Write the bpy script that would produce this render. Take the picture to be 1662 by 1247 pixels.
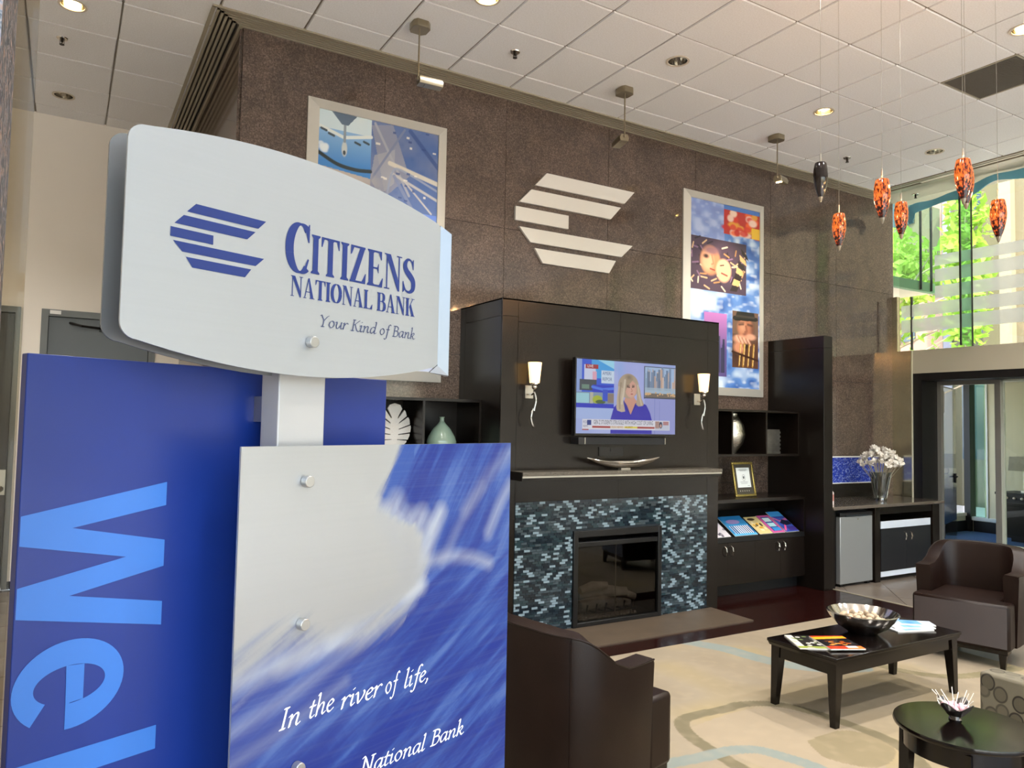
import bpy, bmesh, math, random
import numpy as np
from mathutils import Vector, Matrix
random.seed(7)
rng = np.random.default_rng(7)
SC = bpy.context.scene
for o in list(bpy.data.objects): bpy.data.objects.remove(o)

# ------------------------------------------------------------------ camera, sky, sun, exposure
F_PX = 1225.52
cam_d = bpy.data.cameras.new('camera'); cam = bpy.data.objects.new('camera', cam_d); SC.collection.objects.link(cam)
cam_d.sensor_width = 36; cam_d.sensor_fit = 'HORIZONTAL'; cam_d.lens = F_PX / 1662 * 36; cam_d.clip_start = .05; cam_d.clip_end = 500
yaw, pit, rol = math.radians(30.6595), math.radians(2.95205), math.radians(1.13438)
fw = Vector((math.sin(yaw)*math.cos(pit), math.cos(yaw)*math.cos(pit), math.sin(pit)))
rt = fw.cross(Vector((0, 0, 1))).normalized(); up = rt.cross(fw)
r2 = math.cos(rol)*rt + math.sin(rol)*up; u2 = -math.sin(rol)*rt + math.cos(rol)*up
cam.matrix_world = Matrix(((r2.x, u2.x, -fw.x, 0), (r2.y, u2.y, -fw.y, 0), (r2.z, u2.z, -fw.z, 1.686), (0, 0, 0, 1)))
SC.camera = cam
W = bpy.data.worlds.new('sky'); SC.world = W; W.use_nodes = True
wn = W.node_tree; bgn = wn.nodes['Background']
sk = wn.nodes.new('ShaderNodeTexSky'); sk.sky_type = 'NISHITA'; sk.sun_disc = False
sk.sun_elevation = math.radians(50); sk.sun_rotation = math.radians(-129); sk.air_density = 1.0; sk.dust_density = 2.5
wn.links.new(sk.outputs[0], bgn.inputs[0]); bgn.inputs[1].default_value = .75
sun_d = bpy.data.lights.new('sun', 'SUN'); sun_d.energy = 7.0; sun_d.angle = .01; sun_d.color = (1, .95, .87)
sun = bpy.data.objects.new('sun', sun_d); SC.collection.objects.link(sun)
sun.rotation_euler = Vector((-.45, -.36, .82)).to_track_quat('Z', 'Y').to_euler()
SC.view_settings.view_transform = 'Standard'; SC.view_settings.look = 'None'
SC.view_settings.gamma = 1; SC.view_settings.use_curve_mapping = False
SC.view_settings.exposure = .70
DOWN_W = 120      # watts of one recessed downlight

# ------------------------------------------------------------------ helpers
def lin(h, a=1.0):
    if isinstance(h, str):
        h = h.lstrip('#'); c = [int(h[i:i+2], 16)/255 for i in (0, 2, 4)]
    else: c = list(h)
    return tuple((x/12.92 if x <= .04045 else ((x+.055)/1.055)**2.4) for x in c) + (a,)

MATS = {}
def mat(name, col='#808080', rough=.5, metal=0., coat=0., emis=None, estr=0., spec=.5, bump=None, noise=None, trans=0.):
    """noise=(scale, amount, second colour, detail, stretch xyz); bump=(scale, strength)"""
    if name in MATS: return MATS[name]
    m = bpy.data.materials.new(name); m.use_nodes = True; MATS[name] = m
    nt = m.node_tree; b = nt.nodes['Principled BSDF']
    b.inputs['Base Color'].default_value = lin(col); b.inputs['Roughness'].default_value = rough
    b.inputs['Metallic'].default_value = metal; b.inputs['Coat Weight'].default_value = coat
    b.inputs['Coat Roughness'].default_value = .05; b.inputs['Specular IOR Level'].default_value = spec
    if emis: b.inputs['Emission Color'].default_value = lin(emis); b.inputs['Emission Strength'].default_value = estr
    if trans: b.inputs['Transmission Weight'].default_value = trans
    tc = nt.nodes.new('ShaderNodeTexCoord')
    def nz(scale, det=4, st=(1, 1, 1)):
        mp = nt.nodes.new('ShaderNodeMapping'); mp.inputs['Scale'].default_value = st
        n = nt.nodes.new('ShaderNodeTexNoise'); n.inputs['Scale'].default_value = scale; n.inputs['Detail'].default_value = det
        nt.links.new(tc.outputs['Object'], mp.inputs[0]); nt.links.new(mp.outputs[0], n.inputs['Vector']); return n
    if noise:
        sc_, am, c2 = noise[:3]; det = noise[3] if len(noise) > 3 else 4; st = noise[4] if len(noise) > 4 else (1, 1, 1)
        n = nz(sc_, det, st); r = nt.nodes.new('ShaderNodeValToRGB')
        r.color_ramp.elements[0].position = .5-.5*am; r.color_ramp.elements[1].position = .5+.5*am
        r.color_ramp.elements[0].color = lin(col); r.color_ramp.elements[1].color = lin(c2)
        nt.links.new(n.outputs[0], r.inputs[0]); nt.links.new(r.outputs[0], b.inputs['Base Color'])
    if bump:
        n = nz(bump[0], 5); bp = nt.nodes.new('ShaderNodeBump'); bp.inputs['Strength'].default_value = bump[1]; bp.inputs['Distance'].default_value = .01
        nt.links.new(n.outputs[0], bp.inputs['Height']); nt.links.new(bp.outputs[0], b.inputs['Normal'])
    return m

def glass(name, tint='#f8f9f6', refl=1.0, base=.0, rough=0.0):
    """thin architectural pane: tinted transmission plus Fresnel mirror"""
    if name in MATS: return MATS[name]
    m = bpy.data.materials.new(name); m.use_nodes = True; MATS[name] = m; nt = m.node_tree
    nt.nodes.remove(nt.nodes['Principled BSDF'])
    t = nt.nodes.new('ShaderNodeBsdfTransparent'); t.inputs[0].default_value = lin(tint)
    g = nt.nodes.new('ShaderNodeBsdfGlossy'); g.inputs['Roughness'].default_value = rough
    fr = nt.nodes.new('ShaderNodeFresnel'); fr.inputs[0].default_value = 1.45
    ma = nt.nodes.new('ShaderNodeMath'); ma.operation = 'MULTIPLY_ADD'; ma.inputs[1].default_value = refl; ma.inputs[2].default_value = base
    mx = nt.nodes.new('ShaderNodeMixShader')
    ge = nt.nodes.new('ShaderNodeNewGeometry'); io = nt.nodes.new('ShaderNodeMapRange'); io.inputs[3].default_value = 1.45; io.inputs[4].default_value = 1/1.45
    nt.links.new(ge.outputs['Backfacing'], io.inputs[0]); nt.links.new(io.outputs[0], fr.inputs[0])
    nt.links.new(fr.outputs[0], ma.inputs[0]); nt.links.new(ma.outputs[0], mx.inputs[0])
    nt.links.new(t.outputs[0], mx.inputs[1]); nt.links.new(g.outputs[0], mx.inputs[2])
    nt.links.new(mx.outputs[0], nt.nodes['Material Output'].inputs[0]); return m

def paint(name, rough=.4, metal_from_alpha=False, emis=0., coat=0., stretch=None):
    """material that reads the mesh's own colour attribute (flat print)"""
    if name in MATS: return MATS[name]
    m = bpy.data.materials.new(name); m.use_nodes = True; MATS[name] = m; nt = m.node_tree; b = nt.nodes['Principled BSDF']
    a = nt.nodes.new('ShaderNodeVertexColor'); a.layer_name = 'Col'
    nt.links.new(a.outputs[0], b.inputs['Base Color']); b.inputs['Roughness'].default_value = rough; b.inputs['Coat Weight'].default_value = coat
    b.inputs['Coat Roughness'].default_value = .06
    if metal_from_alpha: nt.links.new(a.outputs[1], b.inputs['Metallic'])
    if emis:
        nt.links.new(a.outputs[0], b.inputs['Emission Color']); b.inputs['Emission Strength'].default_value = emis
        b.inputs['Base Color'].default_value = (0, 0, 0, 1); nt.links.remove(b.inputs['Base Color'].links[0]); 
    return m

class MB:
    def __init__(s): s.v = []; s.f = []; s.mi = []
    def add(s, vs, fs, mi=0, M=None):
        b = len(s.v)
        for p in vs: s.v.append(tuple(M @ Vector(p)) if M is not None else tuple(p))
        for f in fs: s.f.append(tuple(b+i for i in f)); s.mi.append(mi)
        return s
    def box(s, x0, x1, y0, y1, z0, z1, mi=0, M=None):
        return s.add([(x0,y0,z0),(x1,y0,z0),(x1,y1,z0),(x0,y1,z0),(x0,y0,z1),(x1,y0,z1),(x1,y1,z1),(x0,y1,z1)],
                     [(0,3,2,1),(4,5,6,7),(0,1,5,4),(1,2,6,5),(2,3,7,6),(3,0,4,7)], mi, M)
    def prism(s, poly, a, b, fn=None, mi=0):
        """poly of (p,q) extruded from a to b; fn(p,q,t) -> xyz"""
        fn = fn or (lambda p, q, t: (p, q, t)); n = len(poly)
        vs = [fn(p, q, a) for p, q in poly] + [fn(p, q, b) for p, q in poly]
        fs = [tuple(range(n-1, -1, -1)), tuple(range(n, 2*n))] + [(i, (i+1) % n, n+(i+1) % n, n+i) for i in range(n)]
        return s.add(vs, fs, mi)
    def flat(s, poly, fn, mi=0):
        v = [fn(p, q) for p, q in poly]; s.k = getattr(s, 'k', 0)+1; d = 4e-6*(s.k % 60)      # print layers a hair apart
        return s.add([(a, b-d, c) for a, b, c in v], [tuple(range(len(poly)))], mi)
    def lathe(s, prof, n=24, c=(0, 0, 0), mi=0, sx=1, sy=1):
        vs = []; fs = []
        for r, z in prof:
            for i in range(n):
                a = 2*math.pi*i/n; vs.append((c[0]+sx*r*math.cos(a), c[1]+sy*r*math.sin(a), c[2]+z))
        for j in range(len(prof)-1):
            for i in range(n): k = (i+1) % n; fs.append((j*n+i, j*n+k, (j+1)*n+k, (j+1)*n+i))
        return s.add(vs, fs, mi)
    def tube(s, pts, r, n=8, mi=0):
        pts = [Vector(p) for p in pts]; rs = r if isinstance(r, (list, tuple)) else [r]*len(pts); vs = []; fs = []
        for i, p in enumerate(pts):
            t = (pts[min(i+1, len(pts)-1)] - pts[max(i-1, 0)]).normalized()
            a = t.cross(Vector((0, 0, 1)));  a = a if a.length > 1e-3 else t.cross(Vector((1, 0, 0))); a.normalize(); b = t.cross(a)
            for k in range(n): q = 2*math.pi*k/n; vs.append(tuple(p + (a*math.cos(q)+b*math.sin(q))*rs[i]))
        for i in range(len(pts)-1):
            for k in range(n): l = (k+1) % n; fs.append((i*n+k, i*n+l, (i+1)*n+l, (i+1)*n+k))
        fs += [tuple(range(n-1, -1, -1)), tuple((len(pts)-1)*n+k for k in range(n))]
        return s.add(vs, fs, mi)
    def ball(s, c, r, n=8, m=6, sc=(1, 1, 1), mi=0):
        prof = [(max(1e-5, r*math.sin(math.pi*j/m)), -r*math.cos(math.pi*j/m)) for j in range(m+1)]
        b = MB(); b.lathe(prof, n); return s.add([(c[0]+x*sc[0], c[1]+y*sc[1], c[2]+z*sc[2]) for x, y, z in b.v], b.f, mi)
    def mesh(s, name, mats, smooth=None):
        me = bpy.data.meshes.new(name); me.from_pydata(s.v, [], s.f)
        for m in (mats if isinstance(mats, (list, tuple)) else [mats]): me.materials.append(m)
        me.polygons.foreach_set('material_index', s.mi)
        bm = bmesh.new(); bm.from_mesh(me); bmesh.ops.recalc_face_normals(bm, faces=bm.faces); bm.to_mesh(me); bm.free()
        if smooth is not None: me.shade_smooth(); me.set_sharp_from_angle(angle=math.radians(smooth))
        me.update(); return me
    def build(s, name, mats, parent=None, smooth=None, bevel=0, loc=None, rot=None):
        o = bpy.data.objects.new(name, s.mesh(name, mats, smooth)); SC.collection.objects.link(o)
        if parent is not None: o.parent = parent
        if loc is not None: o.location = loc
        if rot is not None: o.rotation_euler = rot
        if bevel:
            md = o.modifiers.new('bevel', 'BEVEL'); md.width = bevel; md.segments = 2; md.limit_method = 'ANGLE'; md.angle_limit = math.radians(40)
            o.data.shade_smooth(); o.data.set_sharp_from_angle(angle=math.radians(50))
        return o

def tag(o, label=None, cat=None, group=None, kind=None):
    for k, v in (('label', label), ('category', cat), ('group', group), ('kind', kind)):
        if v: o[k] = v
    return o
def thing(name, label, cat, loc=(0, 0, 0), rz=0., group=None):
    o = bpy.data.objects.new(name, None); SC.collection.objects.link(o); o.empty_display_size = .1
    o.location = loc; o.rotation_euler = (0, 0, rz); return tag(o, label, cat, group)
def struct(name, mb, m, parent=None, **k):
    o = mb.build(name, m, parent, **k)
    if parent is None: o['kind'] = 'structure'
    return o
def link_copy(me, name, parent, loc=(0, 0, 0), rot=(0, 0, 0)):
    o = bpy.data.objects.new(name, me); SC.collection.objects.link(o); o.parent = parent; o.location = loc; o.rotation_euler = rot; return o
def dup(root, loc=None, rz=None, label=None, group=None):
    r = root.copy(); SC.collection.objects.link(r)
    if loc is not None: r.location = loc
    if rz is not None: r.rotation_euler = (0, 0, rz)
    if label: r['label'] = label
    if group: r['group'] = group
    for ch in list(root.children):
        c = ch.copy(); SC.collection.objects.link(c); c.parent = r
        for g in list(ch.children):
            e = g.copy(); SC.collection.objects.link(e); e.parent = c
    return r

# ---- flat printed pictures: a small painter whose pixels become the colours of a fine mesh
def vnoise(h, w, sy, sx):
    gy, gx = int(sy)+2, int(sx)+2; g = rng.random((gy, gx)); y = np.linspace(0, sy, h); x = np.linspace(0, sx, w)
    yi = y.astype(int); xi = x.astype(int); fy = (y-yi)[:, None]; fx = (x-xi)[None, :]; fy = fy*fy*(3-2*fy); fx = fx*fx*(3-2*fx)
    return (g[yi][:, xi]*(1-fy)*(1-fx) + g[yi+1][:, xi]*fy*(1-fx) + g[yi][:, xi+1]*(1-fy)*fx + g[yi+1][:, xi+1]*fy*fx)
class Pic:
    def __init__(s, w, h, col='#ffffff'):
        s.w, s.h = w, h; s.a = np.ones((h, w, 4)); s.a[..., :3] = lin(col)[:3]
        s.Y, s.X = np.mgrid[0:h, 0:w]; s.X = s.X/(w-1); s.Y = s.Y/(h-1)*1.0        # X,Y in 0..1, Y up
    def put(s, mask, col):
        c = np.array(lin(col)[:3]) if isinstance(col, str) else col; m = mask[..., None]; s.a[..., :3] = s.a[..., :3]*(1-m)+c*m; return s
    def rect(s, x0, y0, x1, y1, c, al=1): return s.put(((s.X >= x0) & (s.X <= x1) & (s.Y >= y0) & (s.Y <= y1))*float(al), c)
    def ell(s, cx, cy, rx, ry, c, al=1, soft=.1):
        d = np.hypot((s.X-cx)/rx, (s.Y-cy)/ry); return s.put(np.clip((1-d)/soft, 0, 1)*al, c)
    def poly(s, pts, c, al=1):
        m = np.zeros(s.X.shape, bool); n = len(pts)
        for i in range(n):
            x1, y1 = pts[i]; x2, y2 = pts[(i+1) % n]
            if y1 == y2: continue
            m ^= ((s.Y > min(y1, y2)) & (s.Y <= max(y1, y2)) & (s.X < (s.Y-y1)/(y2-y1)*(x2-x1)+x1))
        return s.put(m*float(al), c)
    def line(s, pts, w, c, al=1, asp=1.0, soft=.3):
        m = np.zeros(s.X.shape)
        for (x1, y1), (x2, y2) in zip(pts, pts[1:]):
            dx, dy = x2-x1, (y2-y1)*asp; L = dx*dx+dy*dy+1e-12; px, py = s.X-x1, (s.Y-y1)*asp
            t = np.clip((px*dx+py*dy)/L, 0, 1); m = np.maximum(m, np.clip((1-np.hypot(px-t*dx, py-t*dy)/w)/soft, 0, 1))
        return s.put(m*al, c)
    def sheet(s, name, fn, m, parent=None, inside=None):
        """fn(u,v) -> xyz"""
        h, w = s.h, s.w; vs = [fn(x/(w-1), y/(h-1)) for y in range(h) for x in range(w)]
        idx = np.arange(h*w).reshape(h, w); q = np.stack([idx[:-1, :-1], idx[:-1, 1:], idx[1:, 1:], idx[1:, :-1]], -1).reshape(-1, 4)
        if inside is not None:
            ok = inside(s.X, s.Y); ok = (ok[:-1, :-1] & ok[1:, 1:] & ok[:-1, 1:] & ok[1:, :-1]).reshape(-1); q = q[ok]
        me = bpy.data.meshes.new(name); me.from_pydata(vs, [], q.tolist())
        ca = me.color_attributes.new('Col', 'FLOAT_COLOR', 'POINT'); ca.data.foreach_set('color', s.a.reshape(-1))
        me.materials.append(m); o = bpy.data.objects.new(name, me); SC.collection.objects.link(o)
        if parent is not None: o.parent = parent
        return o
def smooth_pts(p, n=6):
    p = [np.array(q, float) for q in p]; out = []
    for i in range(len(p)-1):
        a, b, c, d_ = p[max(i-1, 0)], p[i], p[i+1], p[min(i+2, len(p)-1)]
        for k in range(n):
            t = k/n; out.append(.5*((2*b)+(-a+c)*t+(2*a-5*b+4*c-d_)*t*t+(-a+3*b-3*c+d_)*t**3))
    out.append(p[-1]); return out

# ------------------------------------------------------------------ materials
def granite():
    m = bpy.data.materials.new('brown granite'); m.use_nodes = True; nt = m.node_tree; b = nt.nodes['Principled BSDF']
    tc = nt.nodes.new('ShaderNodeTexCoord')
    geo = nt.nodes.new('ShaderNodeNewGeometry')
    n1 = nt.nodes.new('ShaderNodeTexNoise'); n1.inputs['Scale'].default_value = 95; n1.inputs['Detail'].default_value = 6; n1.inputs['Roughness'].default_value = .75
    n2 = nt.nodes.new('ShaderNodeTexNoise'); n2.inputs['Scale'].default_value = 2.2; n2.inputs['Detail'].default_value = 6; n2.inputs['Distortion'].default_value = 1.5
    for n in (n1, n2): nt.links.new(geo.outputs['Position'], n.inputs['Vector'])
    r = nt.nodes.new('ShaderNodeValToRGB'); e = r.color_ramp.elements
    e[0].position = .30; e[0].color = lin('#2a221e'); e[1].position = .76; e[1].color = lin('#9c8b80')
    k = e.new(.47); k.color = lin('#54463d'); k = e.new(.56); k.color = lin('#695950')
    r2_ = nt.nodes.new('ShaderNodeValToRGB'); r2_.color_ramp.elements[0].position = .3; r2_.color_ramp.elements[0].color = (.72, .72, .72, 1)
    r2_.color_ramp.elements[1].position = .7; r2_.color_ramp.elements[1].color = (1.15, 1.12, 1.1, 1)
    mx = nt.nodes.new('ShaderNodeMix'); mx.data_type = 'RGBA'; mx.blend_type = 'MULTIPLY'; mx.inputs[0].default_value = 1
    nt.links.new(n1.outputs[0], r.inputs[0]); nt.links.new(n2.outputs[0], r2_.inputs[0])
    nt.links.new(r.outputs[0], mx.inputs[6]); nt.links.new(r2_.outputs[0], mx.inputs[7]); nt.links.new(mx.outputs[2], b.inputs['Base Color'])
    b.inputs['Roughness'].default_value = .07; b.inputs['IOR'].default_value = 1.68
    return m
GR = granite()
BEIGE = mat('beige wall paint', '#efe6d8', .8)
TAUPE = mat('taupe paint', '#bfb8a4', .7)
TILEC = mat('ceiling tile', '#f0f0f0', .95, bump=(160, .35), noise=(90, .5, '#e3e2e0'))
GRID = mat('ceiling grid', '#8f867a', .5)
ALU = mat('bronze aluminium', '#a39a86', .4, .15)
BLACK = mat('black', '#0b0a0a', .5)
ESP = mat('espresso laminate', '#1a1410', .24, spec=.35, noise=(3, .5, '#140f0c', 6, (14, 14, .8)))
ESPD = mat('espresso dark', '#120d0a', .3, spec=.35)
STEEL = mat('brushed steel', '#b9b5ad', .3, 1.)
CHROME = mat('polished steel', '#cfcac2', .12, 1.)
LEATH = mat('brown leather', '#150a06', .40, coat=.0, spec=.24, bump=(220, .08), noise=(5, .6, '#1f120c'))
WENGE = mat('dark wood', '#0b0605', .14, spec=.4)
FLOORT = mat('floor tile', '#7b7064', .3, noise=(2.5, .7, '#6a6056'))
GROUT = mat('grout', '#3f3a34', .8)
WOODF = mat('mahogany floor', '#1b0908', .16, coat=.25, noise=(3, .7, '#2a0e0b', 6, (1.2, 22, 1)))
WHITE = mat('white', '#eceae4', .5)
GL = glass('clear glass'); GLG = glass('green edge glass', '#cbe6da'); GLD = glass('fireplace glass', '#b5b2ae', .75, .01)
FROST = glass('frosted film', '#d8dcdc', .8, .25, .35)
def frost():
    m = bpy.data.materials.new('frosted film'); m.use_nodes = True; nt = m.node_tree; b = nt.nodes['Principled BSDF']
    b.inputs['Base Color'].default_value = lin('#e4e6e4'); b.inputs['Roughness'].default_value = .6
    tl = nt.nodes.new('ShaderNodeBsdfTranslucent'); tl.inputs[0].default_value = lin('#eef0ee')
    tr = nt.nodes.new('ShaderNodeBsdfTransparent'); a = nt.nodes.new('ShaderNodeMixShader'); a.inputs[0].default_value = .5
    c = nt.nodes.new('ShaderNodeMixShader'); c.inputs[0].default_value = .25
    nt.links.new(b.outputs[0], a.inputs[1]); nt.links.new(tl.outputs[0], a.inputs[2]); nt.links.new(a.outputs[0], c.inputs[1]); nt.links.new(tr.outputs[0], c.inputs[2])
    nt.links.new(c.outputs[0], nt.nodes['Material Output'].inputs[0]); return m
FROST = frost()

# ------------------------------------------------------------------ SETTING
YW, YF, ZC = 5.90, 5.163, 4.667
XF = 9.25                                   # face of the glazed wall
def clip(poly, x0, x1, y0, y1):
    for ax, lim, sg in ((0, x0, 1), (0, x1, -1), (1, y0, 1), (1, y1, -1)):
        out = []
        for i in range(len(poly)):
            a, b = poly[i], poly[(i+1) % len(poly)]; ia = sg*(a[ax]-lim) >= 0; ib = sg*(b[ax]-lim) >= 0
            if ia: out.append(a)
            if ia != ib:
                t = (lim-a[ax])/(b[ax]-a[ax]); out.append((a[0]+t*(b[0]-a[0]), a[1]+t*(b[1]-a[1])))
        poly = out
        if len(poly) < 3: return []
    return poly
floor = struct('floor', MB().box(-3, 10.56, -3.3, 8.75, -.2, -.008), GROUT)
mb = MB()
mb.box(-3, -1.0, -3.3, 8.75, -.008, 0); mb.box(-1.0, 10.56, -3.3, 1.3, -.008, 0); mb.box(1.1, 7.07, 1.3, 3.7, -.008, 0); mb.box(7.07, 10.56, 1.3, 2.2, -.008, 0)
mb.build('floor_slab', FLOORT, floor)
# square tiles of the passage on the left, then the diagonal tiles before the office
T = .457; me = None
for i in range(5):
    for j in range(17):
        x, y = -1.0+T*(i+.5), 1.3+T*(j+.5)
        if y > 8.7 or x > 1.1: continue
        w = T/2-.003
        if me is None: me = MB().box(-w, w, -w, w, -.008, 0).mesh('floor_tile', FLOORT)
        link_copy(me, 'floor_tile', floor, (x, y, 0))
for i in range(-12, 13):
    for j in range(-12, 13):
        cx, cy = 7.66+(i+j)*T*.7071, 4.96+T*.7071+(i-j)*T*.7071; h = T*.7071-.004
        p = clip([(cx-h, cy), (cx, cy-h), (cx+h, cy), (cx, cy+h)], 7.073, 10.555, 2.203, 5.62 if cx > 9.5 else 5.9)
        if len(p) > 2:
            q = [(a-cx, b-cy) for a, b in p]; MB().prism(q, -.008, 0).build('floor_tile', FLOORT, floor, loc=(cx, cy, 0))
# mahogany plank floor in front of the fireplace wall
n = 0
for j in range(19):
    y0 = 3.7+j*.1158; off = (j*.53) % 1.4
    xs = [1.1]+[x for x in np.arange(1.1+off, 7.07, 1.4) if x > 1.2]+[7.07]
    for a, b in zip(xs, xs[1:]):
        MB().box(.001, b-a-.001, .001, .1148, -.008, 0).build('floor_plank', WOODF, floor, loc=(a, y0, 0)); n += 1
wt = MB().box(7.05, 7.075, 3.7, 5.2, 0, .004).build('trim_1', ALU); tag(wt, kind='structure')
hearth = MB().box(2.82, 5.258, 4.655, 5.16, 0, .01).build('hearth_slab', mat('hearth tile', '#5b4e40', .4, noise=(6, .6, '#4d4236')), floor)

# ceiling: slab above, exposed grid, one object per tile
ceiling = struct('ceiling', MB().box(-3, 8.86, -3.3, 5.72, 4.84, 4.95).box(-3, .84, 5.72, 8.76, 4.84, 4.95).box(.84, 9.3, 5.72, 8.76, 4.72, 4.95), GRID)
P = .6096; GX, GY = 3.293, 3.604
tile_me = {}
HOLES = [(4.2, 0.0), (6.0, .2), (2.44, 0.0), (7.8, .0), (4.2, -1.7), (7.0, -1.7), (1.2, -1.7)] and [(6.02, 4.511), (4.192, 4.518), (7.869, 4.532), (-.126, 8.13), (-.069, 6.271), (2.438, 4.56), (5.976, 2.77), (2.44, 2.7), (4.2, 2.7), (4.2, 1.45), (6.0, 1.45), (2.44, 1.45), (-.1, 3.0), (7.87, 2.7), (7.87, 1.45)]
FILL_SPOTS = [(-1.9, 7.6), (-1.9, 5.4), (-1.9, 3.0), (4.2, 0.0), (6.0, .0), (2.44, 0.0), (7.8, .0), (4.2, -1.7), (7.0, -1.7), (1.2, -1.7), (-1.2, -1.7)]
def ctile(x0, x1, y0, y1):
    w, h = round(x1-x0, 4), round(y1-y0, 4)
    if w < .03 or h < .03: return
    for cx, cy in HOLES:                                     # tile cut for a recessed light
        if x0+.1 < cx < x1-.1 and y0+.1 < cy < y1-.1:
            a, c = cx-x0, cy-y0; g = .006; b = MB(); n_ = 32; sq = []; ci = []
            for k in range(n_):
                q = 2*math.pi*k/n_; u, v = math.cos(q), math.sin(q); ci.append((a+.086*u, c+.086*v))
                m_ = min([((w-g-a)/u if u > 0 else (g-a)/u) if abs(u) > 1e-6 else 9, ((h-g-c)/v if v > 0 else (g-c)/v) if abs(v) > 1e-6 else 9]); sq.append((a+m_*u, c+m_*v))
            cor = [(g, g), (w-g, g), (w-g, h-g), (g, h-g)]
            for k in range(n_): l = (k+1) % n_; b.add([sq[k]+(0,), sq[l]+(0,), ci[l]+(0,), ci[k]+(0,)], [(0, 1, 2, 3)])
            for k in range(n_):
                l = (k+1) % n_; p_, q_ = sq[k], sq[l]
                if abs(p_[0]-q_[0]) > 1e-5 and abs(p_[1]-q_[1]) > 1e-5:
                    cc = min(cor, key=lambda t: abs(t[0]-p_[0])+abs(t[1]-p_[1])+abs(t[0]-q_[0])+abs(t[1]-q_[1])); b.add([p_+(0,), cc+(0,), q_+(0,)], [(0, 1, 2)])
            for p_, q_ in zip(cor, cor[1:]+cor[:1]): b.add([p_+(0,), q_+(0,), q_+(.012,), p_+(.012,)], [(0, 1, 2, 3)])
            b.build('ceiling_tile', TILEC, ceiling, loc=(x0, y0, ZC)); return
    if (w, h) not in tile_me:
        b = MB(); g = .006
        b.add([(g, g, .012), (w-g, g, .012), (w-g, h-g, .012), (g, h-g, .012), (g+.006, g+.006, 0), (w-g-.006, g+.006, 0), (w-g-.006, h-g-.006, 0), (g+.006, h-g-.006, 0)],
              [(4, 5, 6, 7), (0, 1, 5, 4), (1, 2, 6, 5), (2, 3, 7, 6), (3, 0, 4, 7)]); tile_me[(w, h)] = b.mesh('ceiling_tile', TILEC)
    link_copy(tile_me[(w, h)], 'ceiling_tile', ceiling, (x0, y0, ZC))
RET = (6.341, 6.951, 3.20, 3.604)
for i in range(-7, 10):
    for j in range(-5, 9):
        x0, y0 = GX+i*P, GY+j*P; x1, y1 = x0+P, y0+P
        x1 = min(x1, 8.60)
        if j < -4: continue
        if abs(x0-6.341) < .02 and abs(y0-(GY-P)) < .02: continue       # return-air grille sits here
        if i >= -4 and x0 < .80 < x1 and y0 > 5.0: x1 = .80 if y0 > 5.6 else x1
        if x0 >= .80 and y1 > 5.72: y1 = 5.70
        if x1 > x0+.02 and y1 > y0+.02: ctile(x0, x1, y0, y1)
MB().box(-3, 8.60, -3.3, GY-4*P-.003, ZC, 4.70).box(-3, GX-7*P, GY-4*P, 8.75, ZC, 4.70).build('ceiling_border', TILEC, ceiling)
# slot diffusers round the granite block, and along the glazed wall
mb = MB(); sl = MB()
for k in range(5):
    y = 5.72+k*.034; mb.box(.86+k*.034-.02, 8.86, y, y+.018, ZC-.008, ZC+.03)
    x = .86+k*.034-.02; mb.box(x, x+.018, y, 8.74, ZC-.008, ZC+.03)
mb.box(.80, .825, 5.70, 8.74, ZC-.012, ZC+.03); mb.box(.80, 8.86, 5.69, 5.706, ZC-.012, ZC+.03); mb.box(1.02, 9.25, 5.885, 5.905, ZC-.012, ZC+.03); mb.box(1.02, 1.05, 5.9, 8.74, ZC-.012, ZC+.03)
t1 = mb.build('trim_2', ALU); tag(t1, kind='structure')
sl.box(.82, 8.86, 5.70, 5.90, ZC+.03, 4.71).box(.82, 1.05, 5.90, 8.74, ZC+.03, 4.71); sl.build('slot_plenum', BLACK, t1)
mb = MB(); mb.box(8.60, 8.625, -3.3, 5.70, ZC-.012, ZC+.03).box(8.66, 8.70, -3.3, 5.70, ZC-.008, ZC+.03).box(8.74, 8.86, -3.3, 5.72, ZC-.012, ZC+.03)
t2 = mb.build('trim_3', ALU); tag(t2, kind='structure'); MB().box(8.60, 8.86, -3.3, 5.72, ZC+.03, 4.71).build('slot_plenum', BLACK, t2)
MB().box(8.70, 8.74, 4.80, 5.19, ZC-.008, ZC+.03).box(8.70, 8.74, 3.2, 4.05, ZC-.008, ZC+.03).build('slot_blade', mat('slot white', '#e8e0cc', .4), t2)
struct('ceiling_soffit', MB().box(8.86, 9.5, -3.3, 5.9, ZC, 4.95), TAUPE)
# thin shadow line T-bars
mb = MB()
for i in range(-7, 10):
    x = GX+i*P
    if x < 8.6: mb.box(x-.004, x+.004, -3.3, 8.74 if x < .8 else 5.69, ZC+.0085, ZC+.02)
for j in range(-4, 9):
    y = GY+j*P
    mb.box(-3, .8 if y > 5.69 else 8.6, y-.004, y+.004, ZC+.0085, ZC+.02)
mb.build('ceiling_bars', GRID, ceiling)

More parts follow.
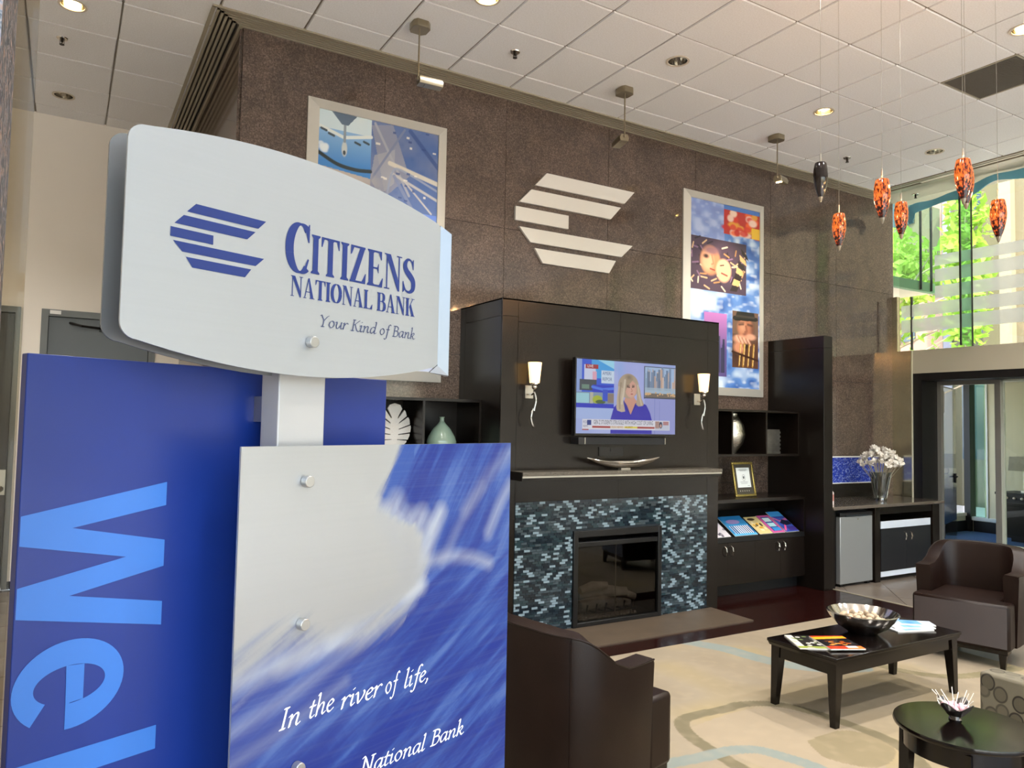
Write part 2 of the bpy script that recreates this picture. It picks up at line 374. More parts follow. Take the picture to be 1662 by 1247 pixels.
# granite block
back = struct('wall_back', MB().box(1.068, XF, YW+.03, YW+.3, 0, 4.95).box(1.068, 1.3, YW+.03, 8.74, 0, 4.95), BLACK)
XJ = [1.058, 2.203, 3.385, 4.566, 5.744, 6.922, 8.101, XF]; ZJ = [0, 1.085, 2.273, 3.458, 4.70]
for a, b in zip(XJ, XJ[1:]):
    for c, e in zip(ZJ, ZJ[1:]):
        MB().box(.002, b-a-.002, 0, .028, .002, e-c-.002).build('granite_panel', GR, back, loc=(a, YW, c))
for a, b in zip([5.93, 6.87, 7.8], [6.87, 7.8, 8.74]):
    for c, e in zip(ZJ, ZJ[1:]):
        MB().box(0, .028, .002, b-a-.002, .002, e-c-.002).build('granite_panel', GR, back, loc=(1.036, a, c))
struct('wall_back_end', MB().box(XF, XF+.02, YW-.0, YW+.3, 0, 4.95), GR)

# passage at the left: beige end wall with two grey doors
wl = MB(); Y2 = 8.74
wl.box(-3, -1.45, Y2, Y2+.2, 0, 4.95).box(-1.45, -.395, Y2, Y2+.2, 2.72, 4.95).box(-.395, -.225, Y2, Y2+.2, 0, 4.95).box(-.225, .80, Y2, Y2+.2, 2.72, 4.95).box(.80, 1.07, Y2, Y2+.2, 0, 4.95)
struct('wall_passage', wl, BEIGE)
struct('wall_passage_light_block', MB().box(-1.5, .85, Y2+.1, Y2+.2, 0, 2.73), BLACK)  # unseen slab added behind the doors, stops outside light leaking round them
struct('wall_left', MB().box(-3.2, -3, -3.3, 8.9, 0, 4.95), BEIGE)
struct('baseboard_passage', MB().box(-.395, -.225, Y2-.012, Y2, 0, .075).box(.80, 1.06, Y2-.012, Y2, 0, .075), BLACK)
DG = mat('grey door paint', '#565a5c', .32); DF = mat('grey frame paint', '#6b6e6c', .4)
d1 = struct('door_1', MB().box(-.225, -.165, Y2-.02, Y2+.1, 0, 2.72).box(.74, .80, Y2-.02, Y2+.1, 0, 2.72).box(-.165, .74, Y2-.02, Y2+.1, 2.655, 2.72), DF)
MB().box(-.16, .735, Y2+.02, Y2+.06, .01, 2.65).build('door_leaf', DG, d1)
MB().box(-.155, -.06, Y2-.03, Y2-.02, 2.675, 2.71).build('door_plate', WHITE, d1)
MB().box(.28, .52, Y2-.03, Y2+.02, 2.53, 2.60).tube([(.3, Y2-.03, 2.56), (.12, Y2-.16, 2.56), (.02, Y2+.01, 2.60)], .012).build('door_closer', BLACK, d1)
d2 = struct('door_2', MB().box(-1.45, -1.39, Y2-.02, Y2+.1, 0, 2.72).box(-.44, -.395, Y2-.02, Y2+.1, 0, 2.72).box(-1.39, -.44, Y2-.02, Y2+.1, 2.66, 2.72), DF)
MB().box(-1.385, -.445, Y2+.02, Y2+.06, .01, 2.655).build('door_leaf', mat('dark brushed door', '#3b3a39', .3, .3, noise=(4, .6, '#4a4745', 6, (20, 1, .6))), d2)
MB().box(-.535, -.45, Y2-.0, Y2+.02, .90, 1.14).ball((-.49, Y2-.03, .96), .03).build('door_lock', STEEL, d2, smooth=40)

# glazed side wall (x = 9.25) : spandrel, upper window, recessed office front
sp = struct('wall_right', MB().box(XF, XF+.30, -3.3, 5.64, 2.412, 2.705).box(XF, XF+.3, -3.3, 2.9, 2.35, 2.45), TAUPE)
METAL = mat('polished metal cladding', '#d6d2b8', .14, .9, noise=(2, .6, '#c7c3a4', 3, (1, 1, .5)))
struct('trim_4', MB().box(XF-.012, XF+.05, 5.645, YW, 0, 2.705).box(XF-.012, XF+.05, 5.83, YW, 2.705, 3.42), METAL)
struct('trim_5', MB().box(XF-.016, XF-.0, 5.632, 5.645, 0, 2.7), mat('pale edge', '#e6e2c8', .3, .3))
w1 = struct('window_1', MB().box(XF+.04, XF+.052, -3.3, 5.83, 2.705, 4.667), GL)
FRAMEB = mat('dark frame', '#2b2c2b', .4)
for k, (a, b) in enumerate([(3.749, 3.881), (3.549, 3.704), (3.343, 3.497), (3.144, 3.297), (2.945, 3.110)]):
    y1 = 5.80 if k > 2 else 5.36
    MB().box(XF+.034, XF+.040, -3.3, y1, a, b).build('frosted_band', FROST, w1)
for y in (4.905, 3.35, 1.8, .25):
    MB().box(XF-.22, XF+.03, y, y+.012, 2.705, ZC).build('glass_fin', GLG, w1)
    MB().box(XF-.225, XF-.21, y-.003, y+.015, 2.705, ZC).box(XF+.028, XF+.036, y-.003, y+.015, 2.705, ZC).build('fin_edge', FRAMEB, w1)
MB().box(XF+.03, XF+.06, 5.66, 5.675, 2.72, 3.40).build('glass_joint', FRAMEB, w1)
# the lower wall towards the camera's right is glazed too
w2 = struct('window_2', MB().box(XF+.12, XF+.13, -3.3, 2.9, .1, 2.35), GL)
for y in (-3.28, -2.2, -1.1, -.1, .9, 1.9, 2.85): MB().box(XF+.05, XF+.2, y, y+.06, 0, 2.35).build('window_mullion', FRAMEB, w2)
MB().box(XF+.05, XF+.2, -3.3, 2.9, 0, .1).build('window_sill', FRAMEB, w2)
# office front, set back in a black reveal
XO = 9.62
struct('door_3', MB().box(XF+.004, XO+.05, 5.52, 5.632, 0, 2.41).box(XF+.004, XO+.05, 2.9, 5.52, 2.32, 2.411).box(XF+.004, XO+.05, 2.8, 2.9, 0, 2.411), BLACK)
fr = struct('trim_6', MB().box(XO-.03, XO+.03, 5.475, 5.53, 0, 2.325).box(XO-.03, XO+.03, 4.825, 5.475, 2.27, 2.325).box(XO-.03, XO+.03, 4.765, 4.83, 0, 2.325), mat('grey aluminium', '#8f8e89', .35, .5))
w3 = struct('window_3', MB().box(XO-.005, XO+.005, 2.9, 4.765, .36, 2.32), GL)
MB().box(XO-.02, XO+.02, 4.735, 4.765, .345, 2.32).box(XO-.02, XO+.02, 2.9, 4.765, .335, .365).box(XO-.02, XO+.02, 2.9, 4.765, 2.30, 2.322).build('window_frame', mat('pale green aluminium', '#c9d1c4', .4, .4), w3)
MB().box(XO-.03, XO+.03, 2.9, 4.765, 0, .336).build('kick_panel', BLACK, w3)
# glass door standing open into the office
hx, hy = XO+.03, 5.50; dr = (.944, .329)
t = thing('glass_office_door', 'frameless glass door with lever handle standing open into the office', 'door', (hx, hy, 0), math.atan2(dr[1], dr[0]))
MB().box(0, .90, -.006, .006, .03, 2.26).build('glass_leaf', GL, t)
def blue_fade():
    m = bpy.data.materials.new('blue fade sheet'); m.use_nodes = True; nt = m.node_tree
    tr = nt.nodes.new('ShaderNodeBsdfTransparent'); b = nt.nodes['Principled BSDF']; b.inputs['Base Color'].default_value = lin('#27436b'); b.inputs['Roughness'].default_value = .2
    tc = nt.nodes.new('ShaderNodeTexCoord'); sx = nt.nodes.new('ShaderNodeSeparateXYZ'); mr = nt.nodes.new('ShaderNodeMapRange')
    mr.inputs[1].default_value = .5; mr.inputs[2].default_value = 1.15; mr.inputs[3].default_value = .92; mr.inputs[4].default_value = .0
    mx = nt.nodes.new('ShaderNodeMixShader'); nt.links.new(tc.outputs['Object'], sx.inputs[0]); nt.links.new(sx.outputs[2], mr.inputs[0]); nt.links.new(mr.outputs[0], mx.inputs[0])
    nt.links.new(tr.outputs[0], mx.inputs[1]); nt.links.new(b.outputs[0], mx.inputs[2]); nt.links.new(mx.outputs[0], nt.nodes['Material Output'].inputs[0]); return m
MB().box(.02, .88, -.009, -.0065, .5, 1.15).build('fade_sheet', blue_fade(), t)  # blue sheet on the leaf, fading to clear towards the top
MB().box(-.01, .07, -.02, .02, 1.93, 2.2).box(-.01, .07, -.02, .02, .35, .5).build('hinge', STEEL, t)
MB().tube([(.80, -.03, 1.08), (.66, -.04, 1.08)], .012).box(.77, .83, -.02, .02, 1.0, 1.12).build('lever_handle', BLACK, t, smooth=40)
MB().box(.0, .9, -.009, .009, 2.255, 2.268).build('top_rail', WHITE, t)

# office beyond
CARP = mat('blue carpet', '#3c5f85', .95, bump=(300, .4), noise=(40, .6, '#2f4d70'))
struct('floor_office', MB().box(10.56, 13.9, 2.6, 7.6, -.2, .004), CARP)
struct('ceiling_office', MB().box(9.3, 13.9, 2.6, 7.6, 2.52, 2.68), mat('office ceiling', '#d9d2c2', .9))
OW = mat('office beige wall', '#cdc6a6', .8)
struct('wall_office_end', MB().box(13.4, 13.5, 2.6, 6.88, 0, 2.55).box(13.4, 13.5, 6.88, 7.15, 0, .22), OW)
struct('wall_office_corner', MB().box(13.33, 13.5, 7.12, 7.22, 0, 2.55), BLACK)
struct('wall_office_far', MB().box(9.3, 13.4, 7.2, 7.3, 0, .28).box(9.3, 10.35, 7.2, 7.3, .28, 2.55), OW)
struct('wall_office_near', MB().box(9.7, 13.5, 2.6, 2.7, 0, 2.55), OW)
struct('wall_office_return', MB().box(9.45, 9.56, 5.65, 7.3, 0, 2.55), OW)
struct('baseboard_office', MB().box(13.38, 13.4, 2.7, 7.1, 0, .18).box(9.6, 13.38, 7.18, 7.2, 0, .18), BLACK)
w4 = struct('window_4', MB().box(10.35, 13.33, 7.24, 7.25, .28, 2.5), GL)
MB().box(10.35, 10.40, 7.2, 7.3, .28, 2.5).box(11.8, 11.85, 7.2, 7.3, .28, 2.5).box(10.35, 13.33, 7.18, 7.3, .26, .31).build('window_frame', mat('cream frame', '#ded8c2', .5), w4)
w5 = struct('window_5', MB().box(13.44, 13.45, 6.88, 7.12, .24, 2.5), GLG)
MB().box(13.36, 13.47, 6.6, 7.14, .19, .25).box(13.38, 13.46, 6.86, 6.89, .24, 2.5).build('window_sill', mat('pale sill', '#cfd3cc', .3), w5)

# front of the bank behind the camera: glass wall with mullions; its daylight is the room's
w6 = struct('window_6', MB().box(-2.4, XF, -3.26, -3.25, .1, 4.3), GL)
for x in (-2.4, -.9, .6, 2.1, 3.6, 5.1, 6.6, 8.1, 9.15): MB().box(x, x+.07, -3.32, -3.2, 0, 4.3).build('window_mullion', FRAMEB, w6)
MB().box(-2.4, XF, -3.32, -3.2, 2.45, 2.55).box(-2.4, XF, -3.32, -3.2, 0, .1).build('window_transom', FRAMEB, w6)
struct('wall_front', MB().box(-3.2, XF+.3, -3.35, -3.2, 4.3, 4.95).box(-3.2, -2.4, -3.35, -3.2, 0, 4.3), TAUPE)

# ------------------------------------------------------------------ OUTSIDE (street beyond the glazed wall)
struct('ground', MB().box(-60, 90, -60, 90, -.5, -.21), mat('pale paving', '#dad8d4', .9, noise=(.6, .5, '#ccc9c4')))
def brickmat():
    m = mat('red brick', '#b0705a', .9); nt = m.node_tree; b = nt.nodes['Principled BSDF']
    br = nt.nodes.new('ShaderNodeTexBrick'); br.inputs['Color1'].default_value = lin('#8c5542'); br.inputs['Color2'].default_value = lin('#7c4938'); br.inputs['Mortar'].default_value = lin('#9c8170')
    br.inputs['Scale'].default_value = 4.2; tc = nt.nodes.new('ShaderNodeTexCoord'); mp = nt.nodes.new('ShaderNodeMapping'); mp.inputs['Rotation'].default_value = (math.pi/2, 0, math.pi/2)
    nt.links.new(tc.outputs['Object'], mp.inputs[0]); nt.links.new(mp.outputs[0], br.inputs[0]); nt.links.new(br.outputs[0], b.inputs['Base Color']); return m
BRICK = brickmat(); STONE = mat('pale limestone', '#6f6751', .9, noise=(.7, .6, '#645d49')); OLIVE = mat('olive stone', '#5c583f', .9)
t = thing('brick_building', 'red brick building with pale stone corner seen through the upper glass', 'building', (22, 14.5, -.21))
MB().box(0, 8, -2.3, 6, 0, 12).build('wall', BRICK, t); MB().box(-.08, .1, -2.42, -2.2, 0, 12).box(-.08, .1, -2.62, -2.52, 0, 12).build('corner_trim', mat('cream trim', '#b8b09a', .7), t)
for z in (1.0, 4.6, 8.2):
    MB().box(-.05, .02, -1.2, -.2, z, z+1.7).build('window', mat('far window', '#49555c', .1), t)
    MB().box(-.05, .02, 1.2, 2.2, z, z+1.7).build('window', MATS['far window'], t)
t = thing('office_block', 'grey and olive office block with tall windows behind the trees', 'building', (20, 10.6, -.21))
MB().box(0, 6, -1.1, .75, 0, 11).build('wall', mat('grey olive render', '#5e5b47', .9), t)
MB().box(-.06, 0, .48, .70, 0, 11).build('corner_pier', mat('lilac grey pier', '#7d7e8c', .7), t)
for z in (1.2, 4.4, 7.6): MB().box(-.03, .01, -.7, .25, z, z+2.1).build('window', MATS['far window'], t)
t = thing('limestone_building', 'large pale limestone building filling the right of the upper glass', 'building', (16, 0, -.21))
MB().box(.15, 8, -26, 7.93, 0, 13).build('wall', STONE, t); MB().box(0, 8, 7.93, 8.26, 0, 13).build('corner_pier', OLIVE, t)
MB().box(-.02, .15, 7.70, 7.93, 0, 13).build('pilaster', mat('cream stone', '#8f866c', .9), t)
for y in (5.2, 2.0, -1.2): MB().box(.08, .16, y-1.2, y, 1.0, 3.2).build('window', MATS['far window'], t)
# canopy box and glass screen just outside the corner
t = thing('entrance_canopy', 'pale flat canopy outside the corner with a glass screen on its edge', 'canopy')
MB().box(9.30, 10.28, 5.93, 9.5, 3.59, 3.72).build('canopy_slab', mat('canopy soffit', '#cdc2a4', .7), t)
MB().box(9.30, 10.36, 5.905, 5.915, 3.56, 4.78).build('glass_screen', GLG, t)
for x in (9.90, 10.148): MB().box(x, x+.014, 5.895, 5.925, 3.6, 4.78).build('screen_joint', FRAMEB, t)
def leafy(root, name, c, r, n, m, sc=(1, 1, 1), size=.11):
    mb = MB()
    for _ in range(n):
        v = Vector(rng.normal(size=3)).normalized()*r*(rng.random()**.45); p = Vector((c[0]+v.x*sc[0], c[1]+v.y*sc[1], c[2]+v.z*sc[2]))
        a = Vector(rng.normal(size=3)).normalized(); b = a.cross(Vector(rng.normal(size=3))).normalized(); s_ = size*(.6+.8*rng.random())
        mb.add([p-a*s_, p+b*s_*.45, p+a*s_, p-b*s_*.45], [(0, 1, 2, 3)])
    o = mb.build(name, m, root); o['kind'] = 'stuff'; return o
def leafmat(n, c):
    m = mat(n, c, .6); nt = m.node_tree; tl = nt.nodes.new('ShaderNodeBsdfTranslucent'); tl.inputs[0].default_value = lin(c); mx = nt.nodes.new('ShaderNodeMixShader'); mx.inputs[0].default_value = .5
    nt.links.new(nt.nodes['Principled BSDF'].outputs[0], mx.inputs[1]); nt.links.new(tl.outputs[0], mx.inputs[2]); nt.links.new(mx.outputs[0], nt.nodes['Material Output'].inputs[0]); return m
LF1 = leafmat('lime leaf', '#bcd062'); LF2 = leafmat('green leaf', '#9dc24e'); BARK = mat('bark', '#b9a58c', .9)
t = thing('street_tree', 'lime green street tree spreading behind the glass screen and brick building', 'tree', (15.5, 9.75, -.21))
MB().tube([(0, 0, 0), (.05, 0, 1.6), (0, .1, 3.2), (.1, 0, 4.8)], [.16, .13, .10, .05]).build('trunk', BARK, t, smooth=40)
mb = MB()
for k in range(26):
    a = k*2.4; z = 2.6+.13*k; L = 1.1+.7*random.random(); mb.tube([(0, 0, z-.6), (math.cos(a)*L*.5, math.sin(a)*L*.5, z-.25), (math.cos(a)*L, math.sin(a)*L, z+.1)], [.035, .022, .008], 5)
mb.build('branches', BARK, t); leafy(t, 'foliage', (.1, .2, 5.35), 1.05, 1700, LF1, (1, .9, .95)); leafy(t, 'foliage', (0, -.4, 4.3), .8, 160, LF2)
t = thing('young_tree', 'slim bright green tree in front of the olive office block', 'tree', (14.2, 7.62, -.21))
MB().tube([(0, 0, 0), (.03, 0, 3), (0, 0, 6)], [.07, .05, .02]).build('trunk', BARK, t, smooth=40); leafy(t, 'foliage', (0, 0, 5.0), 1.4, 1100, LF2, (.35, .3, 1.5))
t = thing('parked_car', 'white car parked in the street beyond the office window', 'car', (18.2, 12.6, -.21), math.radians(35))
prof = [(-2.2, .35), (-2.2, .85), (-1.5, .95), (-.9, 1.42), (.7, 1.45), (1.35, .98), (2.1, .82), (2.2, .35)]
MB().prism(prof, -.85, .85, lambda p, q, s_: (p, s_, q)).build('body', mat('white car paint', '#e9ecec', .2, coat=.5), t, bevel=.04)
MB().prism([(-1.4, .97), (-.85, 1.36), (.65, 1.38), (1.2, .99)], -.86, .86, lambda p, q, s_: (p, s_, q)).build('windows', mat('car glass', '#39454a', .05), t)
for x in (-1.35, 1.35):
    for s_ in (-.8, .8):
        MB().lathe([(.05, -.1), (.32, -.1), (.32, .1), (.05, .1)], 16).build('wheel', BLACK, t, loc=(x, s_, .33), rot=(math.pi/2, 0, 0))

# ------------------------------------------------------------------ FIREPLACE UNIT
X0, X1 = 2.96, 5.344; H = 2.68
t = thing('fireplace_surround', 'tall espresso fireplace unit with mosaic tile, mantel shelf and glass fronted firebox', 'fireplace', (0, 0, 0))
fbx0, fbx1, fbz = 3.67, 4.625, .80
mb = MB().box(X0+.012, fbx0, YF+.012, YW-.002, 0, H-.01).box(fbx1, X1-.012, YF+.012, YW-.002, 0, H-.01).box(fbx0, fbx1, YF+.012, YW-.002, fbz, H-.01).box(fbx0, fbx1, YF+.5, YW-.002, 0, fbz)
mb.build('carcass', ESPD, t)
def fpanel(a, b, c, d_, y0=YF, y1=YF+.014, parent=t, m=ESP, nm='panel'):
    return MB().box(.0015, b-a-.0015, 0, y1-y0, .0015, d_-c-.0015).build(nm, m, parent, loc=(a, y0, c))
for a, b, c, d_ in [(X0, 3.108, 0, 2.538), (X0, 3.108, 2.538, H), (3.108, 4.15, 1.305, 2.50), (3.108, 4.15, 2.50, H), (4.15, 5.2, 1.305, 2.50), (4.15, 5.2, 2.50, H),
                    (5.2, X1, 0, 2.50), (5.2, X1, 2.50, H), (3.108, 4.15, 1.055, 1.24), (4.15, 5.2, 1.055, 1.24)]: fpanel(a, b, c, d_)
for x in (X0, X1-.012):
    for a, b, c, d_ in [(YF+.014, 5.80, 0, 2.538), (YF+.014, 5.80, 2.538, H), (5.80, YW-.004, 0, H)]:
        MB().box(x, x+.012, a+.001, b-.001, c+.001, d_-.001).build('side_panel', ESPD, t)
MB().box(X0, X1, YF, YW-.004, H-.012, H).build('top_board', ESP, t)
# mantel
mt = MB().box(3.055, 5.188, 4.975, YF+.01, 1.238, 1.304).build('mantel_shelf', ESPD, t)
SPK = mat('speckled granite', '#2f2b26', .25, noise=(180, .25, '#6e665b', 2))
MB().box(3.056, 5.192, 4.962, YF, 1.276, 1.307).build('granite_edge', SPK, mt); MB().box(3.056, 5.188, 4.965, 4.976, 1.262, 1.275).build('metal_strip', STEEL, mt)
# mosaic: thin glass and stone sticks, joined
mb = MB(); rows = 53; rh = 1.055/rows; tl = .0575; prev = set()
for r in range(rows):
    z0 = r*rh; off = (r % 2)*tl/2+(r*7 % 3)*.006; x = 3.112-off; k = 0; cur = set()
    while x < 5.197:
        a, b = max(x, 3.112)+.0012, min(x+tl, 5.197)-.0012; pos = round(x/tl*2); 
        lit = (pos-2 not in cur) and rng.random() < (.40 if ((pos-1 in prev) != (pos+1 in prev)) else .20)
        if lit: cur.add(pos)
        hid = z0 < fbz-.002 and b > fbx0 and a < fbx1
        if hid:
            if a < fbx0: b = fbx0-.001
            elif b > fbx1: a = fbx1+.001
        if (not hid or a < fbx0 or b > fbx1) and b-a > .004:
            mi = 0 if lit else int(1+rng.integers(0, 4)); y = YF-.006-.002*rng.random()
            mb.add([(a, y, z0+.001), (b, y, z0+.001), (b, y, z0+rh-.001), (a, y, z0+rh-.001), (a, YF, z0+.001), (b, YF, z0+.001), (b, YF, z0+rh-.001), (a, YF, z0+rh-.001)],
                   [(0, 1, 2, 3), (0, 4, 5, 1), (1, 5, 6, 2), (2, 6, 7, 3), (3, 7, 4, 0)], mi)
        x += tl
    prev = cur
o = mb.build('mosaic_tiles', [mat('mosaic pale', '#7f929b', .15), mat('mosaic slate', '#1f2c34', .15), mat('mosaic teal', '#293a3f', .12), mat('mosaic grey', '#39454b', .3), mat('mosaic dark', '#18222a', .12)], t); o['kind'] = 'stuff'
MB().box(3.112, fbx0, YF+.0, YF+.013, 0, 1.055).box(fbx1, 5.197, YF, YF+.013, 0, 1.055).box(fbx0, fbx1, YF, YF+.013, fbz, 1.055).build('grout_bed', mat('mosaic grout', '#20282d', .8), t)
FB = mat('firebox black', '#0f0f10', .35)
fb = MB().box(fbx0, fbx0+.045, YF-.03, YF+.05, .01, fbz).box(fbx1-.04, fbx1, YF-.03, YF+.05, .01, fbz).box(fbx0+.045, fbx1-.04, YF-.03, YF+.05, .01, .045).box(fbx0+.045, fbx1-.04, YF-.03, YF+.05, .745, fbz)\
    .box(fbx0+.045, fbx1-.04, YF-.02, YF+.05, .665, .705).box(fbx0, fbx0+.01, YF+.05, YF+.48, 0, fbz).box(fbx1-.01, fbx1, YF+.05, YF+.48, 0, fbz).box(fbx0, fbx1, YF+.47, YF+.49, 0, fbz).box(fbx0, fbx1, YF+.05, YF+.48, .0, .03)
fb = fb.build('firebox', FB, t, bevel=.003)
MB().box(fbx0+.045, fbx1-.04, YF-.008, YF-.003, .045, .665).build('glass_front', GLD, fb)
MB().box(4.145, 4.152, YF+.02, YF+.028, .045, .66).build('mesh_seam', ALU, fb)
LOG = mat('ceramic log', '#d6cdc0', .9, noise=(14, .6, '#9a8f82'), bump=(30, .6))
for p, q, r in [((3.86, 5.32, .13), (4.42, 5.34, .12), .05), ((3.92, 5.42, .2), (4.35, 5.28, .22), .045), ((4.12, 5.36, .25), (4.46, 5.30, .16), .036), ((3.9, 5.36, .25), (4.15, 5.3, .29), .035)]:
    MB().tube([p, ((p[0]+q[0])/2, (p[1]+q[1])/2+.02, (p[2]+q[2])/2+.015), q], [r, r*1.1, r*.85], 10).build('ceramic_log', LOG, fb, smooth=50)
mb = MB()
for k in range(6): x = 3.88+k*.1; mb.tube([(x, 5.22, .16), (x, 5.24, .08), (x, 5.5, .08)], .008, 6)
mb.tube([(3.85, 5.24, .08), (4.42, 5.24, .08)], .008, 6).build('log_grate', FB, fb)
mb = MB()
for k in range(220): mb.ball((3.8+.62*rng.random(), 5.2+.26*rng.random(), .045), .012+.008*rng.random(), 5, 4)
o = mb.build('embers', LOG, fb); o['kind'] = 'stuff'

# boat shaped tray on the mantel
t = thing('boat_tray', 'long silver boat shaped tray on the mantel shelf', 'tray', (4.12, 5.05, 1.307))
vs = []; nU, nV = 28, 8; mb = MB()
for s_ in (0, 1):
    for i in range(nU+1):
        u = -1+2*i/nU; hw = .055*max(0, 1-u*u)**.6+.001; base = .012+.09*abs(u)**2.2
        for j in range(nV+1):
            v = -1+2*j/nV; zz = base+(v*v)*(.05*(1-u*u)+.004)+.006*s_*(1-.9*abs(u)); vs.append((u*.395, v*hw*(1-.05*s_), zz))
n1 = (nU+1)*(nV+1); fs = []
for s_ in (0, 1):
    for i in range(nU):
        for j in range(nV): a = s_*n1+i*(nV+1)+j; fs.append((a, a+1, a+nV+2, a+nV+1))
for i in range(nU):
    for j in (0, nV): a = i*(nV+1)+j; fs.append((a, a+nV+1, n1+a+nV+1, n1+a))
mb.add(vs, fs); mb.build('tray_body', CHROME, t, smooth=60); MB().box(-.05, .05, -.02, .02, 0, .016).build('foot', STEEL, t)

# television
tvx0, tvx1, tvz0, tvz1, tvy = 3.588, 4.692, 1.590, 2.238, 5.04
t = thing('television', 'flat television showing a news broadcast with a blonde presenter, above the mantel', 'television', (0, 0, 0))
MB().box(tvx0, tvx1, tvy, tvy+.045, tvz0, tvz1).box(tvx0+.2, tvx1-.2, tvy+.045, YF-.005, 1.75, 2.1).build('casing', mat('tv black', '#080809', .25), t, bevel=.004)
Pc = Pic(330, 190, '#9fb0e6')
Pc.put(np.clip(vnoise(190, 330, 3, 4)-.2, 0, 1), '#b9c0f0')
Pc.rect(0, .42, .36, 1, '#2b57d8'); Pc.rect(.14, .75, .36, 1, '#3fa4ea'); Pc.poly([(.2, 1), (.4, .86), (.4, 1)], '#9fdcf6'); Pc.rect(0, .45, .05, 1, '#8ea7e0')
Pc.rect(.07, .72, .18, .93, '#cfd6f2'); Pc.rect(.15, .70, .19, .84, '#e3a9c0'); Pc.rect(.03, .58, .19, .73, '#3d4552'); Pc.rect(.05, .60, .12, .66, '#6b8c7d')
Pc.rect(.15, .56, .36, .66, '#1430c8'); Pc.line([(.15, .63), (.25, .60), (.36, .62)], .012, '#4d7df0', 1, .6)
Pc.rect(0, .40, .36, .56, '#7f95b0'); Pc.rect(0, .41, .12, .54, '#9fd2df'); Pc.rect(.13, .40, .16, .56, '#b9b9a6'); Pc.ell(.20, .46, .05, .06, '#a9b82c'); Pc.ell(.23, .43, .05, .03, '#4a6432'); Pc.rect(.25, .44, .30, .60, '#2c4fd0'); Pc.rect(.30, .42, .36, .55, '#8b7a72')
Pc.rect(0, .345, .36, .405, '#1a2ec6'); Pc.rect(0, .2, .36, .345, '#a9bdee')
Pc.rect(.235, .685, .40, .86, '#cfe0f4')
Pc.rect(.36, 0, .68, 1, '#a4aeea', .85); Pc.ell(.42, .9, .06, .2, '#86b3ee', .5, .9); Pc.ell(.6, .6, .12, .5, '#b4bcf2', .7, .9)
Pc.rect(.665, .50, 1, .96, '#3b4258'); Pc.rect(.672, .52, 1, .95, '#a8c3e6')
for i in range(46):
    x = .67+.33*rng.random(); h = .12+.22*rng.random(); w_ = .008+.02*rng.random(); Pc.rect(x, .62, x+w_, .62+h, ['#7288a8', '#e0c4b2', '#58708f', '#caa893', '#8ea6c2'][i % 5], .85)
Pc.rect(.675, .57, 1, .66, '#a9bfd0', .8); Pc.rect(.675, .52, 1, .58, '#76695e')
for i in range(30): x = .675+.32*rng.random(); Pc.ell(x, .55+.04*rng.random(), .008, .012, '#e0b684')
Pc.rect(.672, .0, 1, .505, '#9aa0dc'); Pc.line([(.78, .0), (.78, .5)], .004, '#7f86c8', 1, .6); Pc.line([(.83, .1), (.83, .47)], .003, '#7f86c8', 1, .6)
# presenter: hair, neck, face, suit
Pc.poly([(.33, .2), (.36, .36), (.40, .42), (.46, .45), (.62, .45), (.69, .41), (.73, .3), (.75, .2), (.75, 0), (.33, 0)], '#2a21b4')
Pc.poly([(.46, .45), (.49, .36), (.53, .27), (.58, .38), (.59, .46), (.56, .52), (.48, .52)], '#d29a86')
Pc.poly([(.455, .47), (.47, .36), (.53, .265), (.49, .40)], '#221a98'); Pc.poly([(.53, .265), (.59, .40), (.60, .46), (.575, .42)], '#221a98')
Pc.ell(.505, .665, .108, .178, '#b3a08a', 1, .06)
Pc.poly([(.405, .66), (.39, .5), (.385, .36), (.395, .32), (.44, .30), (.475, .31), (.455, .45), (.465, .62)], '#c5b39c'); Pc.poly([(.575, .72), (.59, .6), (.592, .5), (.585, .41), (.61, .385), (.655, .395), (.665, .42), (.64, .5), (.625, .62), (.60, .72)], '#b8a48c'); Pc.line([(.60, .68), (.615, .55), (.64, .41)], .009, '#d3c4ac', .8, .6)
Pc.ell(.53, .625, .062, .125, '#d8a592', 1, .12); Pc.ell(.535, .60, .05, .11, '#dcab99', 1, .5)
Pc.poly([(.47, .74), (.50, .78), (.56, .77), (.52, .70), (.485, .63), (.47, .56)], '#a8937c'); Pc.line([(.47, .74), (.46, .6), (.44, .42)], .012, '#d9cbb6', .8, .6); Pc.line([(.43, .7), (.415, .5), (.42, .35)], .010, '#8f7d69', .6, .6); Pc.ell(.51, .79, .05, .05, '#6f5d4d', .7, .9)
Pc.line([(.495, .655), (.515, .65)], .008, '#4c3a36', .9, .6); Pc.line([(.545, .655), (.56, .66)], .008, '#4c3a36', .9, .6); Pc.line([(.49, .672), (.517, .675)], .005, '#6c5248', .8, .6); Pc.line([(.543, .678), (.564, .68)], .005, '#6c5248', .8, .6)
Pc.line([(.535, .63), (.545, .6), (.535, .59)], .005, '#b87f6e', .8, .6); Pc.ell(.54, .555, .016, .010, '#a94f52', 1, .4)
Pc.rect(.06, .055, .94, .195, '#e4e3ee'); Pc.rect(.06, .045, .12, .06, '#b04a45'); Pc.rect(.155, .075, .33, .105, '#ab3c38'); Pc.rect(.60, .075, .78, .105, '#ab3c38'); Pc.rect(.33, .075, .60, .105, '#e9dcc0'); Pc.rect(.47, .078, .60, .102, '#eadb52')
Pc.rect(.105, .115, .145, .185, '#2b3f8c'); Pc.rect(.785, .06, .935, .185, '#c9cfe0'); Pc.rect(.785, .08, .83, .185, '#b08f88'); Pc.ell(.845, .13, .018, .05, '#38405e'); Pc.ell(.845, .12, .010, .025, '#d3a290'); Pc.rect(.87, .13, .93, .18, '#b76a66', .8)
Pc.rect(.083, .875, .205, .935, '#a31e2c')
px0, px1, pz0, pz1 = tvx0+.012, tvx1-.012, tvz0+.022, tvz1-.012; EM = .45
